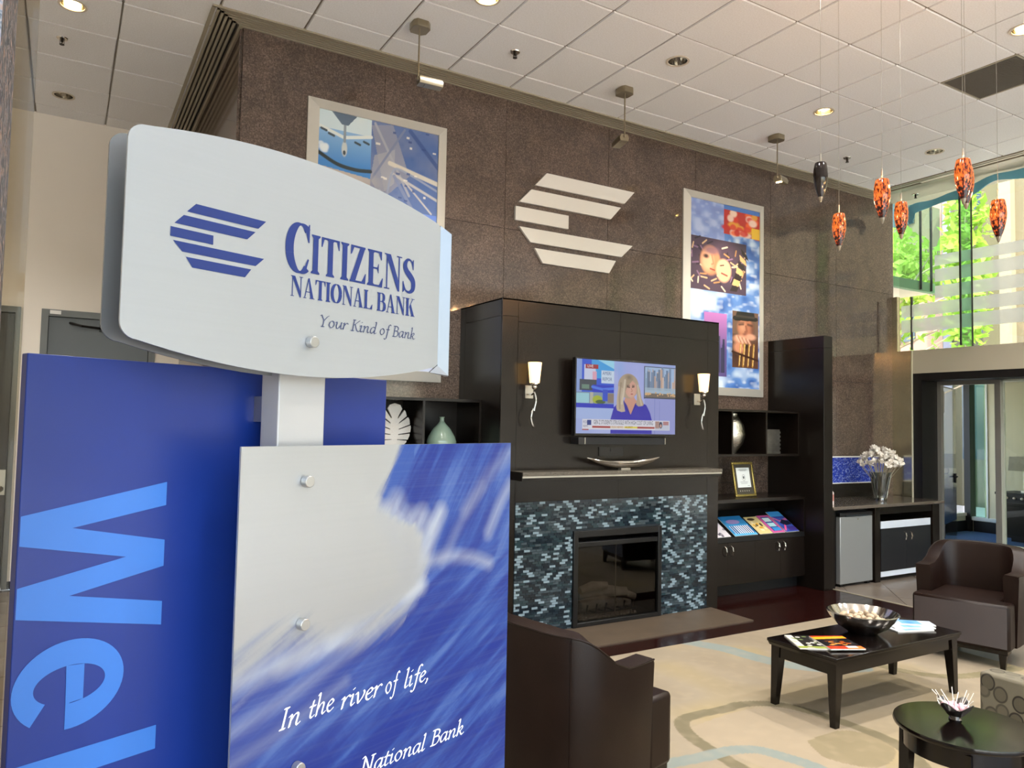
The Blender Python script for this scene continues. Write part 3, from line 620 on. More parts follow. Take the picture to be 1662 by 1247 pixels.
Pc.sheet('screen', lambda u, v: (px0+u*(px1-px0), tvy-.001, pz0+v*(pz1-pz0)), paint('screen image', emis=EM), t)
def words(txt, u, v, size, col, parent, xs=1., name='caption', est=EM, pl=None, label=None):
    cu = bpy.data.curves.new('tmp', 'FONT'); cu.body = txt; cu.size = size; cu.resolution_u = 2
    ob = bpy.data.objects.new('tmp', cu); SC.collection.objects.link(ob); bpy.context.view_layer.update()
    me = bpy.data.meshes.new_from_object(ob.evaluated_get(bpy.context.evaluated_depsgraph_get())); bpy.data.objects.remove(ob)
    pl = pl or (lambda p, q: (px0+u*(px1-px0)+p, tvy-.0022, pz0+v*(pz1-pz0)+q))
    for vt in me.vertices: vt.co = pl(vt.co.x*xs, vt.co.y)
    mm = mat('text '+col+str(est), '#000000' if est else col, .5, emis=col if est else None, estr=est); me.materials.clear(); me.materials.append(mm)
    o = bpy.data.objects.new(name, me); SC.collection.objects.link(o); o.parent = parent
    if label: o['label'] = label
    return o
words('LIVE', .100, .891, .032, '#ffffff', t, 1.05, 'live_badge'); words('AMERI', .245, .80, .042, '#47618f', t, .8, 'backdrop_lettering').scale = (1, 1, 1)
words('REPOR', .245, .72, .042, '#47618f', t, .8, 'backdrop_lettering')
words('GEN Z STUDENTS STRUGGLE WITH HIGH COST OF LIVING', .165, .128, .050, '#2c2f3c', t, .485, 'headline_lettering')
words('FOX NEWS', .340, .079, .024, '#b5622f', t, 1.0, 'ticker_lettering'); words('ALERT', .475, .079, .024, '#8b3b20', t, 1.2, 'ticker_lettering')
words('FOX', .066, .135, .034, '#25367f', t, .75, 'channel_lettering'); words('NEWS', .066, .085, .028, '#5a6078', t, .65, 'channel_lettering')
# presenter's shoulders stand in front of the backdrop lettering: same flat screen, a hair nearer the glass
t = thing('soundbar', 'slim black soundbar mounted directly under the television', 'speaker', (0, 0, 0))
MB().box(3.70, 4.575, 5.05, YF-.003, 1.522, 1.580).build('speaker_body', mat('speaker cloth', '#101113', .7), t); MB().box(3.638, 3.70, 5.05, YF-.003, 1.522, 1.580).build('end_cap', mat('speaker end', '#1c1c1e', .3), t)
MB().box(3.697, 3.705, 5.045, 5.06, 1.524, 1.578).build('silver_trim', STEEL, t); MB().box(4.57, 4.576, 5.045, 5.06, 1.524, 1.578).build('silver_trim', STEEL, t)
tag(MB().box(3.93, 4.19, YF-.008, YF, 1.42, 1.495).box(4.05, 4.07, YF-.014, YF-.008, 1.46, 1.485).build('outlet_plate', mat('plate black', '#17130f', .4), None), 'small dark outlet plate below the soundbar', 'outlet')

# sconces
SHADE = mat('lit frosted shade', '#fff3da', .5, emis='#ffc878', estr=1.9)
def sconce(x, label):
    t = thing('wall_sconce', label, 'lamp', (x, YF, 1.66), 0, 'sconces flanking the television')
    MB().box(-.03, .045, -.012, 0, .225, .33).build('back_plate', STEEL, t, bevel=.002)
    MB().lathe([(.036, .345), (.040, .35), (.054, .50), (.055, .51), (.050, .51), (.036, .36)], 20, (0, -.10, 0)).build('lamp_shade', SHADE, t, smooth=40)
    MB().tube([(.01, -.012, .26), (.0, -.06, .255), (0, -.10, .27)], .008, 8).ball((0, -.10, .315), .024, 12, 8).lathe([(.0, .33), (.034, .335), (.036, .35), (0, .352)], 16, (0, -.10, 0)).build('arm', CHROME, t, smooth=40)
    pts = [(0, -.10, .27), (.012, -.10, .24), (.016, -.10, .20), (.004, -.10, .15), (.0, -.10, .125)]
    MB().tube(smooth_pts(pts), .008, 8).tube(smooth_pts([(-.008, -.10, .145), (-.022, -.10, .10), (-.026, -.10, .06), (-.012, -.10, .015), (.0, -.10, 0)]), [.005]*4+[.008]*17+[.004]*4, 8).build('scroll_stem', STEEL, t, smooth=40)
    return t
sconce(3.21, 'lit wall sconce on the left of the television, white glass shade on curled stem'); sconce(5.05, 'lit wall sconce on the right of the television, white glass shade on curled stem')

# ------------------------------------------------------------------ NICHES BESIDE THE FIREPLACE
def wingpillar(x, label):
    t = thing('cabinet_pillar', label, 'panel', (x, YF, 0))
    for c, e in [(0, 2.548), (2.55, 2.675)]: MB().box(0, .142, 0, YW-YF-.003, c, e).build('post_block', ESP if 0 else ESPD, t, bevel=.002)
    return t
wingpillar(6.884, 'tall dark upright pillar at the right end of the shelves, beside the mini fridge'); wingpillar(1.278, 'tall dark upright pillar behind the sign, left of the niche shelves')
def cubbies(x, label):
    t = thing('cube_shelf', label, 'shelf', (x, 5.47, 1.39)); D = YW-5.47-.003; Wd = 1.534
    MB().box(0, Wd, 0, D, 0, .022).box(0, Wd, 0, D, .458, .48).build('shelf_board', ESP, t)
    for k in range(4): MB().box(0 if k == 0 else (Wd-.02)*k/3, (Wd-.02)*k/3+.02, 0, D, .022, .458).build('divider', ESP, t)
    MB().box(.0, Wd, D-.012, D, .022, .458).build('back_panel', ESPD, t); return t
cubbies(5.347, 'dark wall mounted cube shelf right of the fireplace, holding the silver vase'); cubbies(1.423, 'dark wall mounted cube shelf left of the fireplace, partly behind the sign')
def niche(x, label):
    t = thing('base_cabinet', label, 'cabinet', (x, 5.40, 0)); D = YW-5.40-.003; Wd = 1.534
    MB().box(0, Wd, .10, D, 0, .12).build('toe_kick', BLACK, t)
    MB().box(0, Wd, .016, D, .12, .54).box(0, .018, .0, D, .54, .93).box(Wd-.018, Wd, .0, D, .54, .93).box(0, Wd, D-.02, D, .54, .93).build('body', ESPD, t)
    MB().box(0, Wd, 0, D, .93, .965).build('top_board', ESP, t); MB().box(.018, Wd-.018, -.004, .03, .54, .585).build('rack_lip', BLACK, t)
    MB().prism([(.02, .56), (.40, .80), (.40, .79), (.02, .55)], .018, Wd-.018, lambda p, q, s_: (s_, p, q)).build('rack_slope', BLACK, t)
    w_ = Wd/4
    for k in range(4):
        d_ = MB().box(w_*k+.0015, w_*(k+1)-.0015, 0, .016, .122, .536).build('door', ESP, t)
        hx = w_*(k+1)-.045 if k % 2 == 0 else w_*k+.045
        MB().tube([(hx, 0, .505), (hx, -.022, .49), (hx, -.03, .455), (hx, -.022, .42), (hx, 0, .405)], [.004, .006, .007, .006, .004], 8).build('handle', CHROME, d_, smooth=40)
    return t
niche(5.347, 'low dark cabinet with curved handles right of the fireplace, magazine rack above'); niche(1.423, 'low dark cabinet left of the fireplace, hidden behind the sign')
# things on the shelves
t = MB().lathe([(0, 0), (.07, 0), (.075, .02), (.14, .10), (.17, .20), (.15, .30), (.10, .375), (.085, .40), (.09, .418), (.08, .418), (.075, .40)], 32, sy=.9).build('silver_vase', mat('hammered silver', '#d8d4c6', .22, 1., bump=(60, .5)), smooth=50, loc=(6.045, 5.68, 1.413))
tag(t, 'rounded silver vase in the middle cube of the right shelf', 'vase')
mb = MB()
for k in range(12): z = k*.0215; g = .006 if k % 2 else 0; mb.box(-.13+g, .13-g, -.1+g, .1-g, z, z+.0215)
t = mb.build('ribbed_box', mat('silver ribs', '#8e8b84', .3, .8, noise=(8, .6, '#55524c')), loc=(6.56, 5.66, 1.413)); tag(t, 'silver grey ribbed block standing in the right cube of the shelf', 'ornament')
t = MB().lathe([(0, 0), (.08, 0), (.10, .03), (.128, .085), (.128, .11), (.115, .15), (.075, .215), (.035, .255), (.020, .275), (.018, .30), (.024, .312), (.018, .312)], 32, sy=.8).build('sage_vase', mat('celadon glaze', '#8fa694', .08, coat=.6), smooth=50, loc=(2.70, 5.68, 1.413)); tag(t, 'sage green glazed bottle vase in the shelf left of the fireplace', 'vase')
t = thing('leaf_sculpture', 'white carved monstera leaf ornament on the left shelf, beside the sign', 'ornament', (2.28, 5.68, 1.413))
LW = mat('plaster white', '#e3dfd8', .7, bump=(90, .3))
out = []
lobes = [(.0, .0), (.09, .015), (.125, .045), (.13, .06), (.03, .068), (.03, .073), (.14, .07), (.158, .105), (.16, .125), (.04, .112), (.04, .119), (.165, .138), (.172, .18), (.168, .20), (.045, .16), (.045, .168), (.160, .21), (.155, .25), (.142, .275), (.045, .215), (.045, .225), (.125, .285), (.112, .325), (.1, .34), (.035, .26), (.03, .27), (.075, .35), (.055, .385), (0, .40)]
out = lobes + [(-x, z) for x, z in lobes[-2:0:-1]]
MB().prism([(x*.82, .06+z*.88) for x, z in out], -.008, .008, lambda p, q, s_: (p, s_, q)).build('leaf', LW, t)
MB().box(-.05, .05, -.04, .04, 0, .02).tube([(0, 0, .02), (0, 0, .07)], .008).build('stand', LW, t)
# certificate
t = thing('framed_certificate', 'gold framed certificate leaning on the cabinet below the cube shelf', 'frame', (6.15, 5.56, .967), math.radians(4)); t.rotation_euler = (math.radians(-10), 0, math.radians(4))
g = MB()
for a in [(-.165, .165, 0, .025), (-.165, .165, .335, .36), (-.165, -.14, .025, .335), (.14, .165, .025, .335)]: g.box(a[0], a[1], -.02, 0, a[2], a[3])
g.build('gold_frame', mat('gold frame', '#c9b26a', .25, .9), t, bevel=.004); MB().box(-.14, .14, -.008, 0, .025, .335).build('mat_board', mat('dark mat board', '#38342a', .6), t)
MB().box(-.105, .105, -.011, -.008, .095, .30).build('paper', mat('paper', '#d9dedc', .7), t)
mb = MB(); mb.lathe([(.030, 0), (.033, 0), (.033, .001), (.030, .001)], 24)
cr = MB().add([(x*.75, -.0125-z*.3, .195+y) for x, y, z in mb.v], mb.f); cr.prism([(-.012, .21), (.012, .21), (.010, .19), (0, .18), (-.010, .19)], -.0125, -.0115, lambda p, q, s_: (p, s_, q))
cr.build('crest', mat('ink', '#4a4e50', .8), t); mb = MB()
for k, (z, w_) in enumerate([(.283, .06), (.274, .075), (.266, .05), (.15, .06), (.135, .05)]): mb.box(-w_, w_, -.0118, -.0112, z, z+.003)
mb.box(.05, .085, -.0118, -.0112, .11, .113).build('text_lines', mat('ink', '#4a4e50'), t)
mb = MB()
for k in range(5): mb.lathe([(0, 0), (.006, 0)], 8, (0, 0, 0)) if 0 else mb.box(-.08+.035*k, -.07+.035*k, -.010, -.0085, .052, .066)
mb.build('medallions', mat('pale seals', '#9c9a8c', .5), t)
# magazines on the sloping rack
def magpic(kind):
    p = Pic(44, 56, {'w': '#d9d2d6', 'b': '#3f8fc6', 'y': '#e2c98c', 'p': '#c65c94', 'n': '#3a4fa0'}[kind])
    if kind == 'b':
        p.rect(0, .8, 1, 1, '#2f7fbd'); p.ell(.45, .7, .3, .12, '#9d8fc4'); 
        for i in range(9): p.rect(.12+i*.095, .1, .16+i*.095, .5, '#e7edf4'); p.rect(.16+i*.095, .1, .20+i*.095, .48, '#27477a')
        p.rect(0, 0, 1, .1, '#62b3dd')
    elif kind == 'y':
        for i in range(14): p.ell(rng.random(), .1+.6*rng.random(), .09, .07, ['#5b4a35', '#f1e3b4', '#d8a53e'][i % 3])
        p.ell(.4, .85, .3, .08, '#4a3b2c')
    elif kind == 'p': p.rect(.2, .1, .85, .9, '#37508f'); p.rect(.25, .62, .8, .85, '#cfe4e6'); p.rect(.25, .36, .8, .56, '#a9d4d8'); p.rect(.3, .12, .9, .3, '#3f8fd0')
    elif kind == 'n': p.rect(0, .75, 1, 1, '#4aa0e0'); p.line([(0, .7), (.4, .5), (1, .62)], .06, '#c06aa0', 1); p.poly([(.2, .45), (.6, .6), (1, .5), (1, .35), (.4, .3)], '#1c2036'); p.line([(.1, .1), (.4, .3)], .05, '#e6578a'); p.rect(.35, .05, 1, .25, '#3a2f7a')
    else:
        for i in range(20): p.ell(rng.random(), rng.random()*.8, .08, .06, ['#8f8990', '#f2eef0', '#5a5560'][i % 3])
    return p
def magazine(name, label, cat, kind, w_, h_, loc, rot, group=None, thick=.006):
    t = thing(name, label, cat, loc, 0, group); t.rotation_euler = rot
    MB().box(0, w_, 0, h_, 0, thick).build('pages', mat('magazine pages', '#e4e0d6', .7), t)
    magpic(kind).sheet('cover', lambda u, v: (u*w_, v*h_, thick+.0006), paint('glossy cover', .2), t); return t
sl_a = math.atan2(.24, .38)
for kind, x, w_, h_, lab, yy in [('w', 5.565, .24, .27, 'grey and white magazine leftmost on the rack, next to the fireplace', 0), ('b', 5.865, .33, .30, 'wide blue brochure with white columns on the rack', 0), ('y', 6.225, .19, .27, 'cream and yellow magazine in the middle of the rack', 0),
                             ('p', 6.425, .19, .28, 'pink edged magazine with pale boxes on the rack', 0), ('n', 6.63, .20, .33, 'dark blue magazine rightmost on the rack, standing tallest', .0)]:
    magazine('magazine', lab, 'magazine', kind, w_, h_, (x, 5.432, .588), (sl_a, 0, 0), 'magazines on the sloping rack')

# ------------------------------------------------------------------ COFFEE COUNTER
t = thing('counter', 'dark counter with stone top along the granite wall, right of the shelves', 'counter', (0, 0, 0))
MB().box(7.03, 9.08, 5.15, YW-.003, .83, .864).build('worktop', mat('counter stone', '#4b423a', .1, noise=(120, .3, '#6d6359', 2), coat=.3), t, bevel=.004)
MB().box(7.79, 7.885, 5.19, YW-.01, 0, .83).build('support_panel', ESP, t); MB().box(8.90, 9.04, 5.19, YW-.01, 0, .83).build('support_panel', ESP, t); MB().box(7.03, 7.10, 5.19, YW-.01, 0, .83).build('support_panel', ESPD, t)
MB().box(7.885, 8.90, 5.20, 5.23, .745, .83).box(7.10, 7.79, 5.28, 5.30, .80, .83).build('apron', ESPD, t); MB().box(7.03, 9.04, YW-.03, YW-.012, 0, .83).build('back_panel', ESPD, t)
MB().box(7.03, 9.04, YW-.028, YW-.006, .864, 1.02).build('upstand', ESP, t)
t = thing('mini_fridge', 'small silver fridge with black top trim under the counter', 'fridge', (7.20, 5.2, .0))
MB().box(0, .56, .06, .5, .02, .79).build('cabinet_body', mat('fridge body', '#26272a', .5), t); MB().box(.0, .56, 0, .055, .03, .745).build('door', mat('satin silver door', '#a3a5a3', .35, .55), t, bevel=.006)
MB().box(.0, .56, -.002, .055, .748, .79).build('top_trim', BLACK, t, bevel=.004); MB().box(.08, .48, -.014, 0, .752, .762).build('handle_lip', mat('smoked handle', '#3b4146', .1, .5), t); MB().lathe([(0, 0), (.008, 0), (.008, .004), (0, .004)], 12).build('badge', CHROME, t, loc=(.30, -.0005, .715), rot=(math.pi/2, 0, 0))
for x in (.05, .51): MB().box(x-.02, x+.02, .02, .06, 0, .03).build('foot', BLACK, t)
t = thing('rolling_cabinet', 'black two door cabinet with white top and bottom bands under the counter', 'cabinet', (7.912, 5.2, 0))
MB().box(0, .96, .012, .55, .055, .665).build('body', ESPD, t); MB().box(.0, .96, 0, .02, .585, .665).build('top_band', mat('white laminate', '#cfd6df', .4), t); MB().box(.0, .96, 0, .02, .05, .108).build('bottom_band', mat('white laminate'), t)
for k in (0, 1):
    d_ = MB().box(.48*k+.001, .48*(k+1)-.001, -.002, .014, .11, .582).build('door', mat('charcoal door', '#1c1d20', .35), t); hx = .435 if k == 0 else .545
    MB().tube([(hx, 0, .53), (hx, -.024, .515), (hx, -.032, .48), (hx, -.024, .445), (hx, 0, .43)], [.004, .006, .007, .006, .004], 8).build('handle', CHROME, d_, smooth=40)
for x in (.05, .91):
    for y in (.06, .48): MB().lathe([(0, -.012), (.024, -.012), (.024, .012), (0, .012)], 12).build('caster', BLACK, t, loc=(x, y, .025), rot=(math.pi/2, 0, 0))
t = thing('blue_splash_panel', 'glittering blue panel with white edging on the granite above the counter', 'panel', (0, 0, 0))
Pb = Pic(220, 60, '#1d36a0'); nz = vnoise(60, 220, 40, 150); Pb.put(np.clip((nz-.55)*3, 0, 1), '#8fa2e0'); nz = vnoise(60, 220, 22, 80); Pb.put(np.clip((nz-.6)*3, 0, 1)*.8, '#141f70')
MB().box(7.035, 9.02, YW-.012, YW-.002, 1.035, 1.36).build('board', mat('panel board', '#2a3f8c', .4), t); Pb.sheet('blue_print', lambda u, v: (7.04+u*1.98, YW-.0135, 1.04+v*.305), paint('glitter print', .25), t)
MB().box(7.035, 9.02, YW-.02, YW-.002, 1.345, 1.36).box(7.035, 9.02, YW-.02, YW-.002, 1.03, 1.04).build('edging', WHITE, t)
t = thing('sugar_carton', 'small red and white carton on the counter beside the pillar', 'box', (7.235, 5.36, .864))
MB().box(-.04, .04, -.03, .03, 0, .13).prism([(-.03, .13), (.03, .13), (0, .16)], -.04, .04, lambda p, q, s_: (s_, p, q)).build('carton', mat('carton', '#d8c8c0', .5), t); MB().box(-.0405, .0405, -.0305, .0305, .04, .11).build('red_band', mat('carton band', '#b4776c', .5), t)
t = thing('flower_vase', 'tall clear glass vase on the counter, flared at the rim', 'vase', (8.29, 5.45, .864))
MB().lathe([(0, 0), (.07, 0), (.062, .02), (.066, .06), (.095, .2), (.12, .33), (.115, .33), (.09, .2), (.058, .07), (0, .05)], 28).build('glass_body', glass('vase glass', '#cfd3cc', 1.3, .12, .05), t, smooth=50)
mb = MB()
for k in range(16): a = k*2*math.pi/16; mb.tube([(.067*math.cos(a), .067*math.sin(a), .03), (.097*math.cos(a+.25), .097*math.sin(a+.25), .2), (.121*math.cos(a+.4), .121*math.sin(a+.4), .33)], .003, 5)
mb.build('cut_ribs', glass('rib glass', '#f4f4ee', 1.5, .3, .1), t)
t = thing('dried_flowers', 'bunch of pale dried flowers standing in the glass vase', 'flowers', (8.29, 5.45, .93), 0)
mb = MB(); FLW = mat('dried petals', '#e2dcd2', .8); FM = []
for k in range(44):
    a = k*2.399; r = .03+.21*math.sqrt((k+.5)/44); z = .56-.9*r*r*4+.05*random.random(); p = (r*math.cos(a), r*math.sin(a), z-.05); FM.append(p)
    mb.tube([(.02*math.cos(a), .02*math.sin(a), -.03), (p[0]*.4, p[1]*.4, p[2]*.5), p], .0025, 4)
mb.build('stems', mat('dry stem', '#a39b86', .8), t)
b = MB()
for q in range(9):
    a = q*2.4; e = .3+.9*random.random(); d_ = Vector((math.cos(a)*math.cos(e), math.sin(a)*math.cos(e), math.sin(e))); s_ = d_.cross(Vector((0, 0, 1))).normalized()*.022; c_ = d_*.06
    b.add([(0, 0, 0), tuple(c_*.6+s_), tuple(c_), tuple(c_*.6-s_)], [(0, 1, 2, 3)])
b.ball((0, 0, .01), .016, 6, 5); fm = b.mesh('flower_head', FLW)
for p in FM: link_copy(fm, 'flower_head', t, p, (random.random(), random.random(), random.random()*6))

# office furniture seen through the glass
t = thing('office_credenza', 'black office cabinet behind the sidelight glass', 'cabinet', (0, 0, 0))
MB().box(12.7, 13.25, 3.6, 6.28, .06, .72).build('body', BLACK, t); MB().box(12.68, 13.27, 3.58, 6.40, .72, .755).build('top', BLACK, t)
for k in range(4): MB().box(12.69, 12.7, 3.65+k*.66, 4.28+k*.66, .1, .6).build('door', ESPD, t)
MB().box(12.75, 13.2, 3.65, 6.2, 0, .06).build('plinth', BLACK, t)
mb = MB()
for k in range(24): mb.ball((12.685, 3.7+k*.11, .675), .022, 6, 5)
mb.build('nailhead_trim', STEEL, t)
t = thing('office_lamp', 'table lamp with pale square shade and ring stack base on the black cabinet', 'lamp', (12.95, 6.05, .755))
MB().lathe([(.0, 0), (.09, 0), (.09, .03), (0, .03)], 20).build('base', STEEL, t)
for k in range(3): mb = MB(); mb.tube([(0, .05*math.cos(a), .085+.1*k+.05*math.sin(a)) for a in np.linspace(0, 2*math.pi, 17)], .010, 6); mb.build('ring', STEEL, t, smooth=50)
MB().tube([(0, 0, .03), (0, 0, .6)], .005).build('stem', STEEL, t)
MB().prism([(-.19, .34), (.19, .34), (.17, .56), (-.17, .56)], -.19, .19, lambda p, q, s_: (s_, p, q)).build('lamp_shade', mat('grey linen', '#a19c86', .9), t)

# ------------------------------------------------------------------ WALL EMBLEM AND POSTERS
t = thing('wall_emblem', 'large brushed metal striped emblem mounted high on the granite above the fireplace', 'emblem', (0, YW, 0))
BARS = [[(3.818, 4.042), (4.879, 4.042), (4.753, 3.906), (3.691, 3.906)], [(3.651, 3.858), (4.707, 3.858), (4.583, 3.722), (3.519, 3.722)], [(3.482, 3.676), (4.074, 3.676), (4.074, 3.546), (3.482, 3.546)],
        [(3.525, 3.492), (4.863, 3.492), (4.722, 3.360), (3.648, 3.360)], [(3.697, 3.313), (4.653, 3.313), (4.57, 3.180), (3.788, 3.180)]]
EMB = mat('satin emblem metal', '#e2ded6', .4, .15)
for b_ in BARS: MB().prism(b_, -.03, -.001, lambda p, q, s_: (p, s_, q)).build('emblem_bar', EMB, t, bevel=.002)
def poster(name, label, x0, x1, z0, z1, fw_, pic):
    t = thing(name, label, 'picture', (0, YW, 0)); PF = mat('silver poster frame', '#d6d2c8', .35, .35)
    for q in [[(x0, z0), (x1, z0), (x1-fw_, z0+fw_), (x0+fw_, z0+fw_)], [(x1, z0), (x1, z1), (x1-fw_, z1-fw_), (x1-fw_, z0+fw_)], [(x1, z1), (x0, z1), (x0+fw_, z1-fw_), (x1-fw_, z1-fw_)], [(x0, z1), (x0, z0), (x0+fw_, z0+fw_), (x0+fw_, z1-fw_)]]:
        b = MB(); v = [(q[0][0], -.02, q[0][1]), (q[1][0], -.02, q[1][1]), (q[2][0], -.045, q[2][1]), (q[3][0], -.045, q[3][1])]; w_ = [(a, -.001, c) for a, _, c in v]
        b.add(v+w_, [(0, 1, 2, 3), (7, 6, 5, 4), (0, 4, 5, 1), (1, 5, 6, 2), (2, 6, 7, 3), (3, 7, 4, 0)]); b.build('frame_rail', PF, t)
    MB().box(x0+fw_, x1-fw_, -.03, -.001, z0+fw_, z1-fw_).build('backing', WHITE, t)
    pic.sheet('poster_print', lambda u, v: (x0+fw_+u*(x1-x0-2*fw_), -.032, z0+fw_+v*(z1-z0-2*fw_)), paint('poster ink', .3, coat=.35), t)
    return t
# left poster: tanker aircraft, aerial view, sky with silhouettes
p = Pic(240, 440, '#4a6aa6')
n1, n2 = vnoise(440, 240, 14, 8), vnoise(440, 240, 40, 22)
p.put(np.clip(n1-.2, 0, 1)*.8, '#8b92a8'); p.put(np.clip(n2-.5, 0, 1)*.8, '#3b5c9c')
p.poly([(.42, .98), (.6, 1.0), (.75, .80), (.55, .70)], '#8f93a6', .9); p.poly([(.45, .86), (.62, .90), (.62, .76), (.5, .70), (.42, .76)], '#a7a7ae', .7)
for a, b_, w_, c_ in [((.45, .99), (.75, .72), .012, '#a9aab4'), ((.58, .84), (1, .79), .020, '#d9d2c2'), ((.6, .80), (1, .72), .012, '#c3c0bc'), ((.62, .79), (.84, .62), .016, '#7f8cae'), ((.38, .72), (.7, .99), .010, '#7b86a4'), ((.75, .99), (1, .86), .02, '#3a5690'), ((.70, .78), (.95, .66), .008, '#c9c4be'), ((.5, .72), (.62, .60), .014, '#aeb0ba')]: p.line([a, b_], w_, c_, .9, 1.8)
p.line(smooth_pts([(.56, .70), (.6, .80), (.68, .82), (1, .76)]), .010, '#96a0b8', .9, 1.8)
for k in range(26): x, y = .45+.55*rng.random(), .63+.36*rng.random(); p.rect(x, y, x+.02+.02*rng.random(), y+.008, ['#e9e4d8', '#2f4a84'][k % 2], .8)
p.rect(0, .70, .42, .79, '#a9a1a0', .9); p.ell(.2, .75, .35, .05, '#cbbfb4', .8, .8); p.rect(0, .62, .35, .71, '#6c7ea8', .8); p.poly([(.12, .72), (.3, .66), (.34, .64), (.1, .66)], '#c9c0b8')
p.poly([(0, .78), (.42, .76), (.42, 1), (0, 1)], '#3f86cc'); p.put(((p.X < .42) & (p.Y > .775))*np.clip((p.Y-.8)*5, 0, 1)*.9, '#a9cfe8'); p.put(((p.X < .42) & (p.Y > .93))*1.0, '#cfe0e6')
p.line(smooth_pts([(0, .83), (.15, .795), (.3, .785), (.42, .79)]), .016, '#22323a', 1, 1.8)
p.line([(.0, .935), (.2, .905), (.42, .93)], .014, '#dfe6e4', 1, 1.8); p.ell(.205, .86, .026, .035, '#c9cfcc', 1, .3); p.ell(.205, .845, .012, .010, '#3a464e'); p.line([(.205, .99), (.205, .89)], .012, '#8d9aa6', 1, 1.8); p.poly([(.1, 1), (.3, 1), (.23, .955), (.18, .955)], '#5d6f84')
for x, y in [(.04, .925), (.10, .91), (.31, .895), (.38, .905)]: p.line([(x-.02, y), (x+.02, y-.006)], .010, '#3b4a55', 1, 1.8)
for k in range(8): p.ell(.02+.05*rng.random(), .84+.03*rng.random(), .03, .012, '#e5eef2', .8, .5)
sky = (p.X > .20) & (p.Y < .655); cc = np.array(lin('#5f84d4')[:3])*(1-np.clip((.66-p.Y)*4, 0, 1))[..., None]+np.array(lin('#c3cbe4')[:3])*np.clip((.66-p.Y)*4, 0, 1)[..., None]
p.put(sky*1.0, cc); p.put(sky*np.clip(vnoise(440, 240, 9, 4)-.45, 0, 1), '#dfe2ee')
p.ell(.60, .545, .035, .022, '#15161a'); p.ell(.83, .475, .045, .03, '#15161a'); p.rect(.57, .30, .63, .54, '#15161a'); p.rect(.79, .25, .88, .47, '#15161a')
poster('sky_poster', 'silver framed aviation poster behind the sign, aircraft and blue sky pictures', 1.562, 2.775, 2.02, 4.243, .085, p)
# right poster: festival collage on rippling blue
p = Pic(200, 400, '#5c86c8'); n1 = vnoise(400, 200, 26, 9); n2 = vnoise(400, 200, 60, 18)
p.put(np.clip((n1-.5)*2.6, 0, 1), '#c9dcf0'); p.put(np.clip((.42-n1)*3, 0, 1), '#2f5ba6'); p.put(np.clip(n2-.55, 0, 1)*1.2, '#e6eef6')
p.put(((p.Y > .80) & (p.X < .48))*.6, '#98a4d6')
p.rect(.47, .84, 1, .985, '#b8302a')
for k in range(34): x, y = .5+.48*rng.random(), .85+.125*rng.random(); p.ell(x, y, .05+.04*rng.random(), .018+.01*rng.random(), ['#e3a23a', '#d43a2c', '#f0d3c2', '#c2201e', '#e8642c'][k % 5], .9, .4)
p.rect(.47, .975, 1, 1, '#4a78c0'); p.rect(.88, .84, 1, .90, '#ecc03a')
p.rect(0, .515, .80, .80, '#4a3a4e')
for k in range(60):
    x, y = .8*rng.random(), .52+.27*rng.random(); a = 6.28*rng.random(); p.line([(x, y), (min(.79, x+.08*math.cos(a)), y+.03*math.sin(a))], .010, ['#d9b48c', '#2a2030', '#f0dcc0', '#8a6a8c', '#b98a5a'][k % 5], .9, 2)
p.ell(.28, .68, .155, .088, '#b9805f', 1, .2); p.ell(.24, .675, .11, .07, '#d8a585', 1, .5); p.ell(.22, .70, .055, .016, '#7c5650', .9, .4); p.ell(.22, .70, .030, .010, '#2e211f', 1, .4); p.ell(.3, .735, .15, .030, '#76586a', .85, .6); p.line([(.30, .71), (.325, .665), (.30, .66)], .014, '#9c6a50', .8, 2, .8); p.ell(.47, .635, .12, .07, '#e6b090', 1, .2); p.line([(.44, .62), (.52, .61)], .010, '#8a3a34', 1, 2); p.line([(.28, .635), (.34, .63)], .010, '#8a3a34', 1, 2); p.line([(.42, .66), (.47, .665)], .008, '#4a302c', 1, 2)
for k in range(7): p.poly([(.56+.03*k, .53+.035*k), (.66+.03*k, .53+.03*k), (.69+.02*k, .56+.03*k), (.6+.02*k, .565+.035*k)], ['#2a2024', '#d8b07a'][k % 2])
p.poly([(.20, .06), (.52, .06), (.52, .40), (.20, .40)], '#584a86'); p.put(((p.X > .2) & (p.X < .52) & (p.Y > .06) & (p.Y < .40))*np.clip((p.Y-.2)*4, 0, 1), '#c77cc4')
for k in range(12): x = .2+.3*rng.random(); p.rect(x, .08, x+.03, .18+.1*rng.random(), '#2b2c50')
p.rect(.60, .115, .985, .425, '#5a3c2e'); p.rect(.60, .30, .985, .425, '#6f5444', .8); p.ell(.66, .2, .12, .09, '#3c2a24', .9, .9)
p.ell(.79, .335, .135, .065, '#a9684c', 1, .25); p.ell(.75, .34, .075, .05, '#cf9676', .9, .8); p.ell(.90, .33, .05, .06, '#5c3526', .8, .9); p.ell(.79, .300, .05, .012, '#7d4434', .8, .6); p.line([(.80, .345), (.815, .318), (.79, .313)], .016, '#8a523c', .9, 2)
p.line([(.70, .352), (.76, .356)], .022, '#4a2d22', .9, 2, .8); p.line([(.83, .356), (.89, .352)], .022, '#4a2d22', .9, 2, .8); p.line([(.69, .364), (.77, .366)], .012, '#6f4836', .8, 2, .8)
p.poly([(.60, .382), (.64, .372), (.95, .378), (.985, .385), (.97, .40), (.62, .398)], '#15120f'); p.poly([(.64, .39), (.67, .425), (.92, .425), (.94, .39)], '#1b1715'); p.line([(.66, .398), (.92, .398)], .014, '#3a302a', 1, 2)
p.ell(.72, .272, .13, .030, '#d79b80', 1, .5); p.ell(.87, .288, .10, .022, '#d79b80', 1, .5); p.ell(.70, .225, .10, .045, '#c98a6c', 1, .5)
